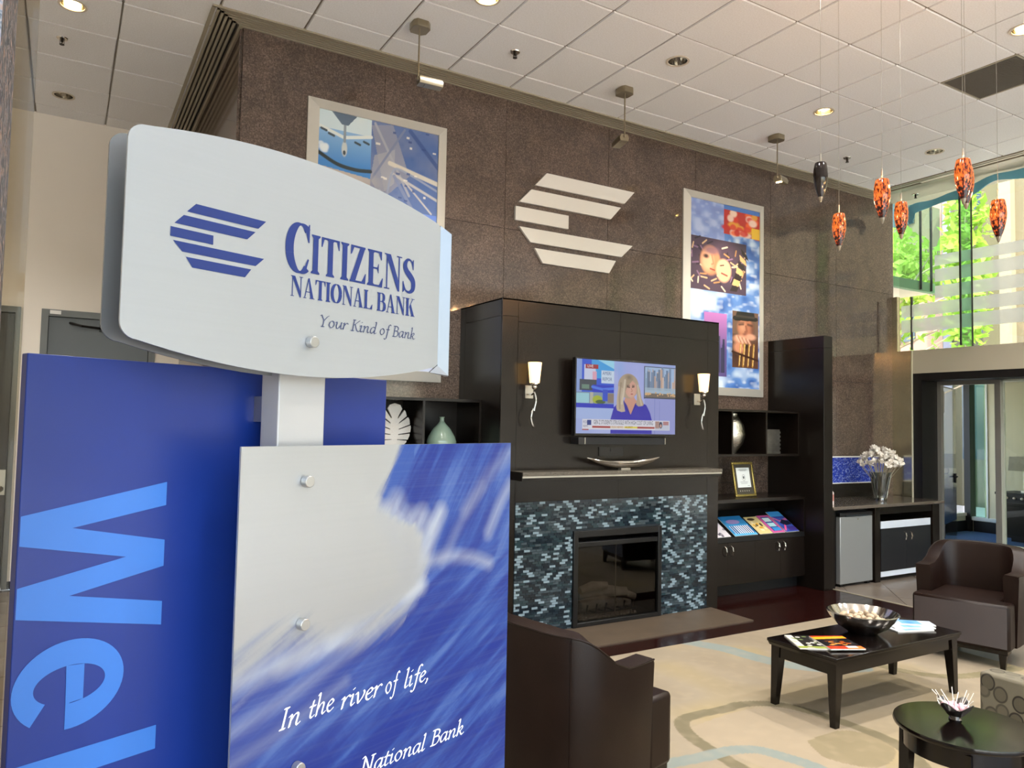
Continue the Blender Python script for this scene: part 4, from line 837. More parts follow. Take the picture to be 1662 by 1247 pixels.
for k in range(4): p.line([(.66+.055*k, .285-.004*k), (.70+.055*k, .258-.004*k)], .020, '#e3ae94', .9, 2, .8); p.line([(.685+.055*k, .285-.004*k), (.725+.055*k, .256-.004*k)], .006, '#8a4e3a', .9, 2)
p.ell(.80, .235, .06, .020, '#2b1d16', .9, .6)
for x_, w_ in [(.70, .012), (.76, .018), (.83, .014), (.90, .016)]: p.line([(x_+.02, .245), (x_, .125)], w_, '#b98a3c', .9, 2, .6); p.line([(x_+.026, .24), (x_+.006, .13)], .005, '#f0d790', .9, 2)
p.line([(.6, .2), (.98, .16)], .014, '#3a2318', 1, 2)
poster('festival_poster', 'silver framed collage poster right of the emblem, masks and a man in a black hat', 5.556, 6.787, 2.030, 4.213, .085, p)

# ------------------------------------------------------------------ CEILING FITTINGS
CAN = mat('downlight reflector', '#c9c5bc', .15, 1.)
LIT = mat('lit lamp', '#fff2d0', .5, emis='#ffd68a', estr=22.)
RIM = mat('trim ring', '#cfc4b2', .5)
def downlight(x, y, on, label, power=True, group='recessed ceiling downlights'):
    t = thing('downlight', label, 'ceiling light', (x, y, ZC), 0, group)
    MB().lathe([(.078, 0), (.095, -.001), (.095, -.006), (.078, -.006), (.078, 0)], 28).build('trim_ring', RIM, t, smooth=40)
    MB().lathe([(.079, -.004), (.078, .02), (.070, .06), (.055, .10), (.0, .105)], 28).build('reflector', CAN, t, smooth=50)
    if on: MB().lathe([(0, .035), (.05, .045), (.05, .085), (0, .09)], 20).build('lit_bulb', LIT, t)
    if on and power:
        l = bpy.data.lights.new('downlight_beam', 'SPOT'); l.energy = DOWN_W; l.color = (1, .96, .92); l.spot_size = math.radians(120); l.spot_blend = .8; l.shadow_soft_size = .06
        o = bpy.data.objects.new('downlight_beam', l); SC.collection.objects.link(o); o.parent = t; o.location = (0, 0, -.02)
    return t
downlight(6.02, 4.511, True, 'lit recessed downlight above the track lights, right of the unlit one')
downlight(4.192, 4.518, False, 'unlit recessed downlight in the ceiling above the striped emblem')
downlight(7.869, 4.532, False, 'unlit recessed downlight nearest the glass wall, above the pendants')
downlight(-.126, 8.13, False, 'unlit recessed downlight in the passage ceiling at the left')
downlight(-.069, 6.271, True, 'lit recessed downlight at the top left corner of the picture')
downlight(2.438, 4.56, True, 'lit recessed downlight at the top edge above the sign')
downlight(5.976, 2.77, True, 'lit recessed downlight near the return grille, right edge of the picture')
for x, y in HOLES[7:]+FILL_SPOTS:  # unseen fittings added to brighten the passage and ceiling
    downlight(x, y, True, 'lit recessed downlight added as fill light, outside the view', group='added fill downlights outside the view')
def sprinkler(x, y, label, z=ZC):
    t = thing('sprinkler', label, 'sprinkler', (x, y, z), 0, 'ceiling sprinklers')
    MB().lathe([(.012, 0), (.042, 0), (.038, -.008), (.014, -.010)], 20).build('escutcheon', CHROME, t, smooth=40)
    MB().lathe([(.010, 0), (.010, -.03), (.004, -.034), (.004, -.048)], 10).box(-.016, -.012, -.003, .003, -.045, -.01).box(.012, .016, -.003, .003, -.045, -.01).box(-.016, .016, -.003, .003, -.048, -.044).build('head', mat('dark brass', '#3a342c', .35, .7), t)
    MB().lathe([(0, -.05), (.018, -.05), (.018, -.053), (0, -.053)], 14).build('deflector', MATS['dark brass'], t); return t
sprinkler(2.997, 5.11, 'small chrome sprinkler in the tile between the first two track lights'); sprinkler(-.135, 6.881, 'small chrome sprinkler in the passage ceiling'); sprinkler(7.275, 5.156, 'small chrome sprinkler near the dark pendant'); sprinkler(9.12, 5.50, 'small dark sprinkler on the taupe soffit by the glass')
# return-air grille: dark perforated panel in its tile opening
rg = thing('return_grille', 'dark grey return air grille set in the ceiling at the right edge', 'vent', (6.341, 2.99, ZC))
MB().box(.004, .606, .004, .606, .012, .03).build('backing', mat('grille dark', '#4a453d', .7), rg)
MB().box(.004, .606, .004, .016, 0, .012).box(.004, .606, .594, .606, 0, .012).box(.004, .016, .016, .594, 0, .012).box(.594, .606, .016, .594, 0, .012).build('frame', ALU, rg)
mb = MB()
for k in range(48): mb.box(.016, .594, .018+k*.012, .021+k*.012, 0, .012)
o = mb.build('louvres', mat('louvre', '#6b655a', .6), rg); o['kind'] = 'stuff'
# pendant track heads lighting the wall
BRN = mat('satin nickel', '#9b917c', .3, .9)
def picture_light(x, y, dirv, lit, label):
    t = thing('picture_spotlight', label, 'ceiling light', (x, y, ZC), 0, 'wall washing spotlights on stems')
    c = [(-.055, -.07), (.03, -.07), (.06, -.04), (.06, .04), (.03, .07), (-.055, .07), (-.075, .04), (-.075, -.04)]
    MB().prism(c, -.052, 0).build('canopy', BRN, t, bevel=.003)
    MB().tube([(-.02, -.02, -.05), (-.02, -.02, -.43)], .0065, 8).ball((-.02, -.02, -.435), .014, 8, 6).build('stem', BRN, t, smooth=50)
    d_ = Vector(dirv).normalized(); q = d_.to_track_quat('X', 'Z').to_matrix().to_4x4(); q.translation = Vector((-.02, -.02, -.445))
    hd = [(-.038, -.030), (.038, -.030), (.045, 0), (.030, .032), (-.030, .032), (-.045, 0)]
    b = MB(); b.prism(hd, 0, .185, lambda p, r, s_: tuple(q @ Vector((s_, p, r)))); h = b.build('lamp_head', BRN, t, bevel=.003)
    b = MB(); b.lathe([(0, .0), (.030, .0), (.030, .006), (0, .006)], 16); b.v = [tuple(q @ Vector((.045, v[0], -.031-v[2]))) for v in b.v]
    b.build('lamp_lens', LIT if lit else mat('dim lens', '#8c8474', .2), h)
    if lit:
        l = bpy.data.lights.new('picture_beam', 'SPOT'); l.energy = 60; l.color = (1, .8, .55); l.spot_size = math.radians(70); l.spot_blend = .8
        o = bpy.data.objects.new('picture_beam', l); SC.collection.objects.link(o); o.parent = t; o.location = (0, .05, -.50); o.rotation_euler = (math.radians(25), 0, 0)
    return t
picture_light(2.185, 5.13, (1, -.1, -.02), False, 'nickel spotlight on a ceiling stem above the aviation poster')
picture_light(4.17, 5.16, (.25, .95, -.02), False, 'nickel spotlight on a ceiling stem above the striped emblem')
picture_light(6.15, 5.16, (.75, .25, .05), True, 'lit nickel spotlight on a ceiling stem above the collage poster')

# art glass pendants
def pendant_mat(lit):
    m = bpy.data.materials.new('amber art glass' if lit else 'dark art glass'); m.use_nodes = True; nt = m.node_tree; b = nt.nodes['Principled BSDF']; b.inputs['Roughness'].default_value = .16; b.inputs['Coat Weight'].default_value = .15
    tc = nt.nodes.new('ShaderNodeTexCoord'); mp = nt.nodes.new('ShaderNodeMapping'); mp.inputs['Scale'].default_value = (1, 1, .45); mp.inputs['Rotation'].default_value = (.5, .3, 0)
    n = nt.nodes.new('ShaderNodeTexNoise'); n.inputs['Scale'].default_value = 110; n.inputs['Detail'].default_value = 2
    nt.links.new(tc.outputs['Object'], mp.inputs[0]); nt.links.new(mp.outputs[0], n.inputs[0])
    sx = nt.nodes.new('ShaderNodeSeparateXYZ'); nt.links.new(tc.outputs['Object'], sx.inputs[0])
    mr = nt.nodes.new('ShaderNodeMapRange'); mr.inputs[1].default_value = .04; mr.inputs[2].default_value = .15; mr.inputs[3].default_value = -.16; mr.inputs[4].default_value = .065; nt.links.new(sx.outputs[2], mr.inputs[0])
    ad = nt.nodes.new('ShaderNodeMath'); nt.links.new(n.outputs[0], ad.inputs[0]); nt.links.new(mr.outputs[0], ad.inputs[1])
    r = nt.nodes.new('ShaderNodeValToRGB'); e = r.color_ramp.elements; e[0].position = .43; e[0].color = lin('#150402'); e[1].position = .62; e[1].color = lin('#ff8a34'); k = e.new(.49); k.color = lin('#8a2208'); k = e.new(.535); k.color = lin('#ea5a1c')
    nt.links.new(ad.outputs[0], r.inputs[0])
    if lit:
        nt.links.new(r.outputs[0], b.inputs['Emission Color']); b.inputs['Emission Strength'].default_value = .62; b.inputs['Base Color'].default_value = lin('#1c0704')
    else: b.inputs['Base Color'].default_value = lin('#120907'); b.inputs['Roughness'].default_value = .12
    return m
PM = {True: pendant_mat(True), False: pendant_mat(False)}
prot = {}
def pendant(x, y, z, lit, label, s_=1.0):
    t = thing('glass_pendant', label, 'pendant lamp', (x, y, z), 0, 'art glass pendants over the seating')
    Hh = .25*s_
    MB().lathe([(.0, .0), (.006, .006), (.013, .03), (.0145, .034)], 20, (0, 0, 0)).build('clear_tip', mat('clear tip glass', '#8a8170', .08, .2, coat=.5), t, smooth=50)
    MB().lathe([(.0145, .034), (.024, .06), (.034, .095), (.0415, .14), (.0425, .17), (.040, .205), (.035, .238), (.032, .245), (.028, .245), (.035, .2), (.036, .16), (.02, .06)], 28).build('glass_shade', PM[lit], t, smooth=50)
    MB().lathe([(.0, .215), (.028, .215), (.030, .24), (.004, .243)], 16).tube([(-.034, 0, .215), (.034, 0, .215)], .0025, 6).build('cap', BLACK, t, smooth=40)
    MB().tube([(0, 0, .243), (0, 0, .305)], .0045, 8).build('stem', STEEL, t); MB().tube([(0, 0, .305), (0, 0, ZC-z-.02)], .0011, 5).build('wire', STEEL, t)
    MB().lathe([(0, 0), (.05, 0), (.05, -.015), (.01, -.022), (0, -.022)], 20).build('ceiling_cup', STEEL, t, loc=(0, 0, ZC-z), smooth=40)
    if lit:
        l = bpy.data.lights.new('pendant_bulb', 'POINT'); l.energy = 4; l.color = (1, .5, .2); l.shadow_soft_size = .02
        o = bpy.data.objects.new('pendant_bulb', l); SC.collection.objects.link(o); o.parent = t; o.location = (0, 0, .27)
    return t
pendant(3.911, 2.954, 3.064, False, 'unlit black looking glass pendant, leftmost of the hanging lamps')
pendant(4.283, 3.096, 2.841, True, 'orange glass pendant hanging lowest, in front of the granite, second from left')
pendant(3.779, 2.466, 2.804, True, 'large orange and black glass pendant, third from left')
pendant(4.627, 2.887, 2.924, True, 'small orange glass pendant seen against the leafy window')
pendant(4.052, 2.182, 2.886, True, 'large orange pendant second from right, overlapping another behind it')
pendant(4.368, 2.338, 2.950, True, 'orange glass pendant half hidden directly behind a nearer one')
pendant(4.537, 2.251, 2.766, True, 'orange glass pendant farthest right, against the pale building')
# teal fabric wave hung inside the glass
cl = smooth_pts([(5.555, 4.30), (5.56, 4.40), (5.50, 4.475), (5.33, 4.50), (5.12, 4.515), (4.93, 4.52), (4.75, 4.56), (4.55, 4.61), (4.35, 4.60), (4.15, 4.58)], 5)
vs = []; fs = []; n_ = len(cl)
for i, c in enumerate(cl):
    tn = cl[min(i+1, n_-1)]-cl[max(i-1, 0)]; tn = tn/np.linalg.norm(tn); nm = np.array([-tn[1], tn[0]]); w_ = .050*(1-.25*math.cos(i*.35)) if i > 2 else .028
    for sgn in (-1, 1):
        for dx in (-.006, .006): vs.append((9.10+dx+.02*math.sin(i*.5), c[0]+nm[0]*w_*sgn, min(c[1]+nm[1]*w_*sgn, 4.655)))
for i in range(n_-1):
    a = i*4; b_ = a+4; fs += [(a, a+2, b_+2, b_), (a+1, b_+1, b_+3, a+3), (a, b_, b_+1, a+1), (a+2, a+3, b_+3, b_+2)]
mb = MB(); mb.add(vs, fs); t = mb.build('wave_banner', leafmat('teal fabric', '#86bccb'), smooth=60); tag(t, 'teal wave shaped banner hanging at the top of the glass wall', 'banner')

# ------------------------------------------------------------------ RUG
def inpoly(px, py, poly):
    m = np.zeros(px.shape, bool)
    for i in range(len(poly)):
        x1, y1 = poly[i]; x2, y2 = poly[(i+1) % len(poly)]
        if y1 != y2: m ^= ((py > min(y1, y2)) & (py <= max(y1, y2)) & (px < (py-y1)/(y2-y1)*(x2-x1)+x1))
    return m
rx0, rx1, ry0, ry1 = 1.45, 5.97, .95, 4.40
p = Pic(452, 345, '#8b7f6b'); RX = rx0+p.X*(rx1-rx0); RY = ry0+p.Y*(ry1-ry0)
n1 = vnoise(345, 452, 9, 12); n2 = vnoise(345, 452, 70, 90)
p.put(np.clip((n1-.45)*2, 0, .8), '#93835f'); p.put(np.clip((.45-n1)*2, 0, .7), '#837661')
def rstroke(pts, w_, col, al=1):
    q = smooth_pts(pts, 6); p.line([((a-rx0)/(rx1-rx0), (b_-ry0)/(ry1-ry0)) for a, b_ in q], w_/(rx1-rx0), col, al, (ry1-ry0)/(rx1-rx0), .08)
def rfill(pts, col, al=1):
    q = smooth_pts(pts+[pts[0]], 6); p.put(inpoly(RX, RY, [(a, b_) for a, b_ in q])*float(al), col)
rfill([(3.0, 3.15), (3.3, 3.2), (3.62, 3.2), (3.80, 3.02), (3.84, 2.75), (3.72, 2.45), (3.45, 2.3), (3.1, 2.5), (3.02, 2.85)], '#91836d')
rfill([(3.509, 2.74), (3.80, 2.74), (3.90, 2.58), (3.80, 2.42), (3.55, 2.36), (3.42, 2.55)], '#7d7156')
rstroke([(3.10, 2.1), (2.95, 2.55), (2.96, 2.86), (3.0, 3.10), (3.10, 3.26), (3.26, 3.29), (3.44, 3.275), (3.62, 3.28), (3.80, 3.18), (3.885, 3.0), (3.92, 2.74), (3.91, 2.50), (3.80, 2.3), (3.6, 2.1)], .045, '#6a6149')
rstroke([(5.151, 3.631), (5.08, 3.45), (5.10, 3.25), (5.18, 3.08), (5.329, 2.959), (5.6, 2.89), (5.97, 2.85)], .048, '#736a4e')
rstroke([(4.25, 4.42), (4.38, 4.15), (4.42, 3.90), (4.5, 3.66), (4.68, 3.47), (4.9, 3.38)], .085, '#7b837d')
rstroke([(2.3, 2.95), (2.671, 2.888), (2.868, 2.862), (3.05, 2.85), (3.18, 2.79), (3.24, 2.66), (3.28, 2.5), (3.25, 2.2)], .05, '#777e77')
for c, r_ in [((2.2, 3.9), .45), ((5.3, 1.6), .5), ((2.4, 1.6), .5)]:
    rstroke([(c[0]+r_*math.cos(a), c[1]+.8*r_*math.sin(a)) for a in np.linspace(0, 6.283, 12)], .045, '#6a6149')
p.put(np.clip(n2-.45, 0, 1)*.35, '#a5947a')
t = thing('area_rug', 'large tan rug with grey green and blue carved rings under the coffee table', 'rug', (0, 0, 0))
MB().box(rx0, rx1, ry0, ry1, .0, .0115).build('rug_body', mat('rug pile', '#bda785', .95), t); p.sheet('rug_pattern', lambda u, v: (rx0+u*(rx1-rx0), ry0+v*(ry1-ry0), .012), paint('rug ink', .95), t)
RZ = .012

# ------------------------------------------------------------------ FURNITURE
def tapered(mb, x, y, z0, z1, w0, w1, dx=0, dy=0):
    a, b_ = w0/2, w1/2
    return mb.add([(x+dx-a, y+dy-a, z0), (x+dx+a, y+dy-a, z0), (x+dx+a, y+dy+a, z0), (x+dx-a, y+dy+a, z0), (x-b_, y-b_, z1), (x+b_, y-b_, z1), (x+b_, y+b_, z1), (x-b_, y+b_, z1)],
                  [(0, 3, 2, 1), (4, 5, 6, 7), (0, 1, 5, 4), (1, 2, 6, 5), (2, 3, 7, 6), (3, 0, 4, 7)])
t = thing('coffee_table', 'dark wood rectangular coffee table with tapered legs on the rug', 'table', (4.395, 2.99, RZ))
MB().box(-.625, .625, -.245, .245, .372, .392).build('table_top', WENGE, t, bevel=.004)
MB().prism([(-.612, .352), (.612, .352), (.625, .372), (-.625, .372)], -.235, .235, lambda p_, q, s_: (p_, s_, q)).build('moulding', WENGE, t)
MB().box(-.585, .585, -.215, -.197, .285, .352).box(-.585, .585, .197, .215, .285, .352).box(-.60, -.582, -.20, .20, .285, .352).box(.582, .60, -.20, .20, .285, .352).build('apron', WENGE, t)
for x in (-.575, .575):
    for y in (-.195, .195): tapered(MB(), x, y, 0, .352, .036, .062, .02*(1 if x > 0 else -1), .012*(1 if y > 0 else -1)).build('leg', WENGE, t)
TT = RZ+.392
t = thing('silver_bowl', 'large silver bowl with flared rim in the middle of the coffee table', 'bowl', (4.415, 3.03, TT))
MB().lathe([(0, 0), (.085, 0), (.09, .008), (.15, .045), (.195, .095), (.215, .13), (.205, .133), (.18, .10), (.135, .055), (.07, .025), (0, .022)], 48).build('bowl_body', CHROME, t, smooth=60)
for k in range(22):
    a = k*2.4; r = .015+.12*math.sqrt(k/22); mb = MB(); mb.ball((0, 0, 0), .022, 8, 6, (1.2, .9, .7))
    o = mb.build('decor_ball' if 0 else 'shell', mat('pale shell', '#cdb89a', .6, noise=(30, .6, '#7d6a54')), smooth=60, loc=(4.415+r*math.cos(a), 3.03+r*math.sin(a), TT+.078+.012*(k % 3)+.010*(k < 8)), rot=(random.random(), random.random(), a))
    tag(o, 'pale seashell lying in the silver bowl on the coffee table', 'shell', 'shells in the silver bowl')
def tmag(x, y, rz, w_, h_, pic, label, z=TT, cat='magazine', group='magazines on the coffee table'):
    t = thing('magazine', label, cat, (x, y, z), math.radians(rz), group)
    MB().box(-w_/2, w_/2, -h_/2, h_/2, 0, .007).build('pages', mat('magazine pages', '#e4e0d6', .7), t)
    pic.sheet('cover', lambda u, v: (-w_/2+u*w_, -h_/2+v*h_, .0076), paint('glossy cover', .2), t); return t
a_ = Pic(50, 64, '#2a2826'); a_.rect(0, 0, 1, .15, '#8f9a4a'); a_.rect(0, .15, .2, 1, '#d9d4c2')
for k in range(20): a_.ell(rng.random(), rng.random(), .07, .05, ['#b8b09a', '#e9e2d2', '#6b7a4a'][k % 3], .8)
tmag(3.905, 3.03, -32, .21, .27, a_, 'lowest magazine of the fanned stack, pale speckled cover')
a_ = Pic(60, 76, '#1c1a1c'); a_.rect(0, .78, 1, 1, '#a8321f'); a_.poly([(.0, .72), (1, .80), (1, .95), (.0, .9)], '#f0a62a'); a_.rect(0, 0, 1, .20, '#c23a20'); a_.poly([(.5, 0), (1, 0), (1, .2), (.6, .16)], '#ee7a30'); a_.rect(.55, .08, .85, .2, '#d9c8cf')
for k in range(16): a_.ell(.15+.7*rng.random(), .3+.35*rng.random(), .08, .03, ['#b85a1e', '#7d3a18', '#e0903a'][k % 3], .9)
tmag(4.02, 2.93, -26, .21, .27, a_, 'top magazine of the fanned stack, black cover with orange and red', TT+.0084)
for k, (x, y, rz) in enumerate([(4.76, 2.93, 12), (4.80, 2.95, 2), (4.85, 2.98, -8)]):
    a_ = Pic(30, 60, '#b9c6d4'); a_.rect(0, .3, 1, .75, '#6fa6dc'); a_.ell(.5, .55, .4, .14, '#3f86cf', .8, .7); a_.rect(0, .9, 1, 1, '#dfe4ea'); a_.rect(0, 0, .1, 1, '#eef1f4')
    tmag(x, y, rz+60, .11, .27, a_, ['lowest blue leaflet fanned at the right end of the coffee table', 'middle blue leaflet fanned at the right end of the coffee table', 'top blue leaflet fanned at the right end of the coffee table'][k], TT+.0084*k, 'leaflet', 'blue leaflets on the coffee table')

def club_chair(label, loc, ang):
    t = thing('club_chair', label, 'chair', loc, ang, 'brown leather club chairs')
    # plan: x forward, y left. U shaped wall
    path = [(.165, .322), (.08, .33), (-.02, .332), (-.10, .325)]
    for k in range(1, 9): a = k/9*math.pi/2; path.append((-.10-.225*math.sin(a)**.85, .08+.245*math.cos(a)**.85))
    path += [(-.325, .06), (-.33, 0)]; path += [(x, -y) for x, y in path[-2::-1]]
    path = [np.array(q) for q in path]; n_ = len(path); vs = []; prof_n = 10
    def top(x, y):
        s_ = np.clip((-x-.02)/.26, 0, 1); return .64+.165*(s_*s_*(3-2*s_))*(1-.10*(abs(y)/.33)**2)
    for i, q in enumerate(path):
        tn = path[min(i+1, n_-1)]-path[max(i-1, 0)]; tn = tn/np.linalg.norm(tn); nm = np.array([-tn[1], tn[0]]); nm = nm if nm@q > 0 or (i in (0, n_-1)) and nm[1]*q[1] > 0 else -nm
        zt = top(*q)-.13; th = .085
        sec = [(.0, 0, 0), (.0, .02, .02), (.012, .5, .5), (.020, zt-.02, 0), (.016, zt-.004, 0), (.004, zt, 0), (-th+.01, zt+.002, 0), (-th, zt-.02, 0), (-th+.01, .3, 0), (-th+.0, 0, 0)]
        sec[1] = (.002, .02); sec[2] = (.010, zt*.5)
        for s_ in sec: vs.append((q[0]+nm[0]*s_[0], q[1]+nm[1]*s_[0], .13+s_[1]))
    fs = [(i*prof_n+j, i*prof_n+(j+1) % prof_n, (i+1)*prof_n+(j+1) % prof_n, (i+1)*prof_n+j) for i in range(n_-1) for j in range(prof_n)]
    fs += [tuple(range(prof_n)), tuple((n_-1)*prof_n+j for j in range(prof_n))]
    mb = MB(); mb.add(vs, fs); mb.build('tub_back', LEATH, t, smooth=42)
    mb = MB()   # piping along the outer rim, and the two back seams
    for s_ in (1,): mb.tube([(vs[i*prof_n+4][0]*1.004, vs[i*prof_n+4][1]*1.004, vs[i*prof_n+4][2]) for i in range(n_)], .0045, 6)
    for i in (8, n_-9): mb.tube([tuple(np.array(vs[i*prof_n+j])*np.array([1.004, 1.004, 1])) for j in (0, 1, 2, 3, 4)], .0035, 6)
    mb.build('piping', LEATH, t, smooth=50)
    se = [(-.22, -.24), (.17, -.24), (.17, -.318), (.335, -.318), (.345, -.30), (.345, .30), (.335, .318), (.17, .318), (.17, .24), (-.22, .24)]
    MB().prism(se, .13, .452).build('seat', LEATH, t, bevel=.022)
    MB().prism([(-.30, -.20), (.22, -.30), (.33, -.30), (.33, .30), (.22, .30), (-.30, .20)], .105, .132).build('base_frame', WENGE, t)
    for x in (-.26, .31):
        for y in (-.27 if x > 0 else -.17, .27 if x > 0 else .17): tapered(MB(), x, y, 0, .108, .030, .050, .012*(1 if x > 0 else -1)).build('leg', WENGE, t)
    return t
club_chair('brown leather club chair seen from behind, beside the sign', (2.07, 2.90, RZ), math.atan2(.215, .976))
club_chair('brown leather club chair facing the coffee table, at the right near the counter', (6.02, 3.215, RZ), math.atan2(-.25, -.97))
# patterned sofa with cushion
def ovals():
    m = mat('oval print fabric', '#5b5546', .9, bump=(400, .2)); nt = m.node_tree; b = nt.nodes['Principled BSDF']; tc = nt.nodes.new('ShaderNodeTexCoord'); mp = nt.nodes.new('ShaderNodeMapping'); mp.inputs['Scale'].default_value = (1, 1, .85)
    vo = nt.nodes.new('ShaderNodeTexVoronoi'); vo.inputs['Scale'].default_value = 15; vo.inputs['Randomness'].default_value = .65; nt.links.new(tc.outputs['Object'], mp.inputs[0]); nt.links.new(mp.outputs[0], vo.inputs[0])
    r = nt.nodes.new('ShaderNodeValToRGB'); e = r.color_ramp.elements; r.color_ramp.interpolation = 'EASE'
    e[0].position = 0; e[0].color = lin('#4f4939'); e[1].position = .60; e[1].color = lin('#666050')
    for ps, c in [(.36, '#4d4738'), (.40, '#211c12'), (.46, '#231e14'), (.50, '#645e4c')]: k = e.new(ps); k.color = lin(c)
    mx = nt.nodes.new('ShaderNodeMix'); mx.data_type = 'RGBA'; mx.inputs[7].default_value = lin('#666050'); sp_ = nt.nodes.new('ShaderNodeSeparateColor')
    nt.links.new(vo.outputs['Distance'], r.inputs[0]); nt.links.new(vo.outputs['Color'], sp_.inputs[0]); nt.links.new(sp_.outputs[0], mx.inputs[0]); nt.links.new(r.outputs[0], mx.inputs[6]); nt.links.new(mx.outputs[2], b.inputs['Base Color']); return m
OV = ovals()
t = thing('patterned_sofa', 'taupe sofa printed with ovals, its square arm at the right edge behind the round table', 'sofa', (3.63, .98, RZ))
MB().box(0, .13, .0, .93, .08, .59).build('arm', OV, t, bevel=.012); MB().box(1.72, 1.85, 0, .93, .08, .59).build('arm', OV, t, bevel=.012)
MB().box(.13, 1.72, .02, .90, .08, .30).build('seat_base', OV, t, bevel=.01); MB().box(.13, 1.72, 0, .18, .30, .78).build('back', OV, t, bevel=.03)
for x in (.135, .93): MB().box(x, x+.785, .18, .93, .30, .44).build('seat_cushion', OV, t, bevel=.03)
for x in (.06, 1.79):
    for y in (.06, .87): tapered(MB(), x, y, 0, .085, .035, .05).build('leg', WENGE, t)
def cushion(name, label, loc, rot, w_, m):
    mb = MB(); n_ = 12; vs = []
    for s_ in (1, -1):
        for i in range(n_+1):
            for j in range(n_+1):
                u, v = -1+2*i/n_, -1+2*j/n_; h = .085*((1-u**4)*(1-v**4))**.6; pin = 1-.07*(1-abs(u*v))*max(abs(u), abs(v))**3
                vs.append((u*w_/2*pin, v*w_/2*pin, s_*h))
    N_ = (n_+1)**2; fs = []
    for s_ in (0, 1):
        for i in range(n_):
            for j in range(n_): a = s_*N_+i*(n_+1)+j; fs.append((a, a+1, a+n_+2, a+n_+1))
    mb.add(vs, fs); o = mb.build(name, m, smooth=70, loc=loc); o.rotation_euler = rot; return tag(o, label, 'cushion')
cushion('throw_pillow', 'dark brown satin pillow on the sofa behind the arm', (3.99, 1.66, RZ+.60), (math.radians(72), math.radians(6), math.radians(-62)), .42, mat('brown satin', '#54423a', .35, bump=(18, .3)))
cushion('throw_pillow', 'pale grey green pillow behind the brown one on the sofa', (4.35, 1.42, RZ+.60), (math.radians(75), 0, math.radians(-70)), .40, mat('sage satin', '#a3a58e', .45))
# round side table and sweets
t = thing('round_table', 'round dark wood side table in the lower right corner, sweet bowl on top', 'table', (3.062, 1.668, RZ))
MB().lathe([(0, .515), (.235, .515), (.247, .520), (.25, .529), (.247, .538), (0, .540)], 64).build('table_top', WENGE, t, smooth=50)
MB().lathe([(.20, .44), (.215, .44), (.215, .515), (.20, .515), (.20, .44)], 48).build('apron', WENGE, t, smooth=50)
for k in range(4): a = k*math.pi/2+.55; tapered(MB(), .195*math.cos(a), .195*math.sin(a), 0, .50, .026, .045, .02*math.cos(a), .02*math.sin(a)).build('leg', WENGE, t)
tz = RZ+.540
t = thing('sweet_bowl', 'small wavy silver bowl of sweets on the round table', 'bowl', (3.078, 1.712, tz))
mb = MB(); pr_ = [(0, 0), (.022, 0), (.024, .004), (.018, .010), (.03, .02), (.048, .042), (.062, .062), (.058, .062), (.044, .042), (.02, .02), (0, .016)]; mb.lathe(pr_, 40)
mb.v = [(x*(1+.14*math.cos(4*math.atan2(y, x))*(z > .03)), y*(1+.14*math.cos(4*math.atan2(y, x))*(z > .03)), z+.012*math.cos(4*math.atan2(y, x))*max(0, z-.03)/.03) for x, y, z in mb.v]
mb.build('bowl_body', mat('pewter', '#8d8a86', .2, 1.), t, smooth=60)
PK = mat('pink wrapper', '#d98aa2', .3, noise=(60, .5, '#f0d5da')); ST = mat('lolly stick', '#e9dfd3', .6)
for k in range(12):
    a = k*2.4+.3; r = .008+.034*math.sqrt(k/12); x, y = 3.078+r*math.cos(a), 1.712+r*math.sin(a)
    t = thing('lollipop', 'pink wrapped lollipop with white stick in the small silver bowl', 'sweet', (x, y, tz+.05), 0, 'lollipops in the small bowl')
    MB().ball((0, 0, 0), .0115, 8, 6).build('candy', PK, t, smooth=60)
    L = .062; e_ = .5+.8*random.random(); MB().tube([(0, 0, 0), (L*math.cos(a)*math.cos(e_), L*math.sin(a)*math.cos(e_), L*math.sin(e_)+.004)], .0016, 6).build('stick', ST, t)

# ------------------------------------------------------------------ NEAR COLUMN AND ITS GLASS
def pink_granite():
    m = mat('grey pink granite', '#777777', .25); nt = m.node_tree; b = nt.nodes['Principled BSDF']; tc = nt.nodes.new('ShaderNodeNewGeometry'); n = nt.nodes.new('ShaderNodeTexNoise'); n.inputs['Scale'].default_value = 75; n.inputs['Detail'].default_value = 5; n.inputs['Distortion'].default_value = 1
    r = nt.nodes.new('ShaderNodeValToRGB'); e = r.color_ramp.elements; e[0].position = .33; e[0].color = lin('#232a33'); e[1].position = .68; e[1].color = lin('#b9a79e')
    for ps, c in [(.44, '#4b525c'), (.52, '#8a8a90'), (.6, '#a3806c')]: k = e.new(ps); k.color = lin(c)
    nt.links.new(tc.outputs['Position'], n.inputs[0]); nt.links.new(n.outputs[0], r.inputs[0]); nt.links.new(r.outputs[0], b.inputs['Base Color']); return m
col = struct('column', MB().box(-.62, -.0700, .90, 1.10, 0, ZC), pink_granite())
t = MB().prism([(-.0745, 1.160), (-.0745, 1.168), (-.0503, 1.168), (-.0503, 1.160)], 0, 3.2).build('glass_sidelight', glass('sidelight glass', '#e9e5dc', .35, .0)); tag(t, 'narrow clear glass edge beside the granite column at the left', 'glass panel')

# ------------------------------------------------------------------ WELCOME SIGN
SO = Vector((.21721, 1.10751, 0)); SU = Vector((.93041757, .36650123, 0)); SN = Vector((.36650123, -.93041757, 0))
sign = thing('lobby_sign', 'freestanding lobby sign with blue board, silver panel and arched bank name header', 'sign', (SO.x, SO.y, 0), math.atan2(SU.y, SU.x))
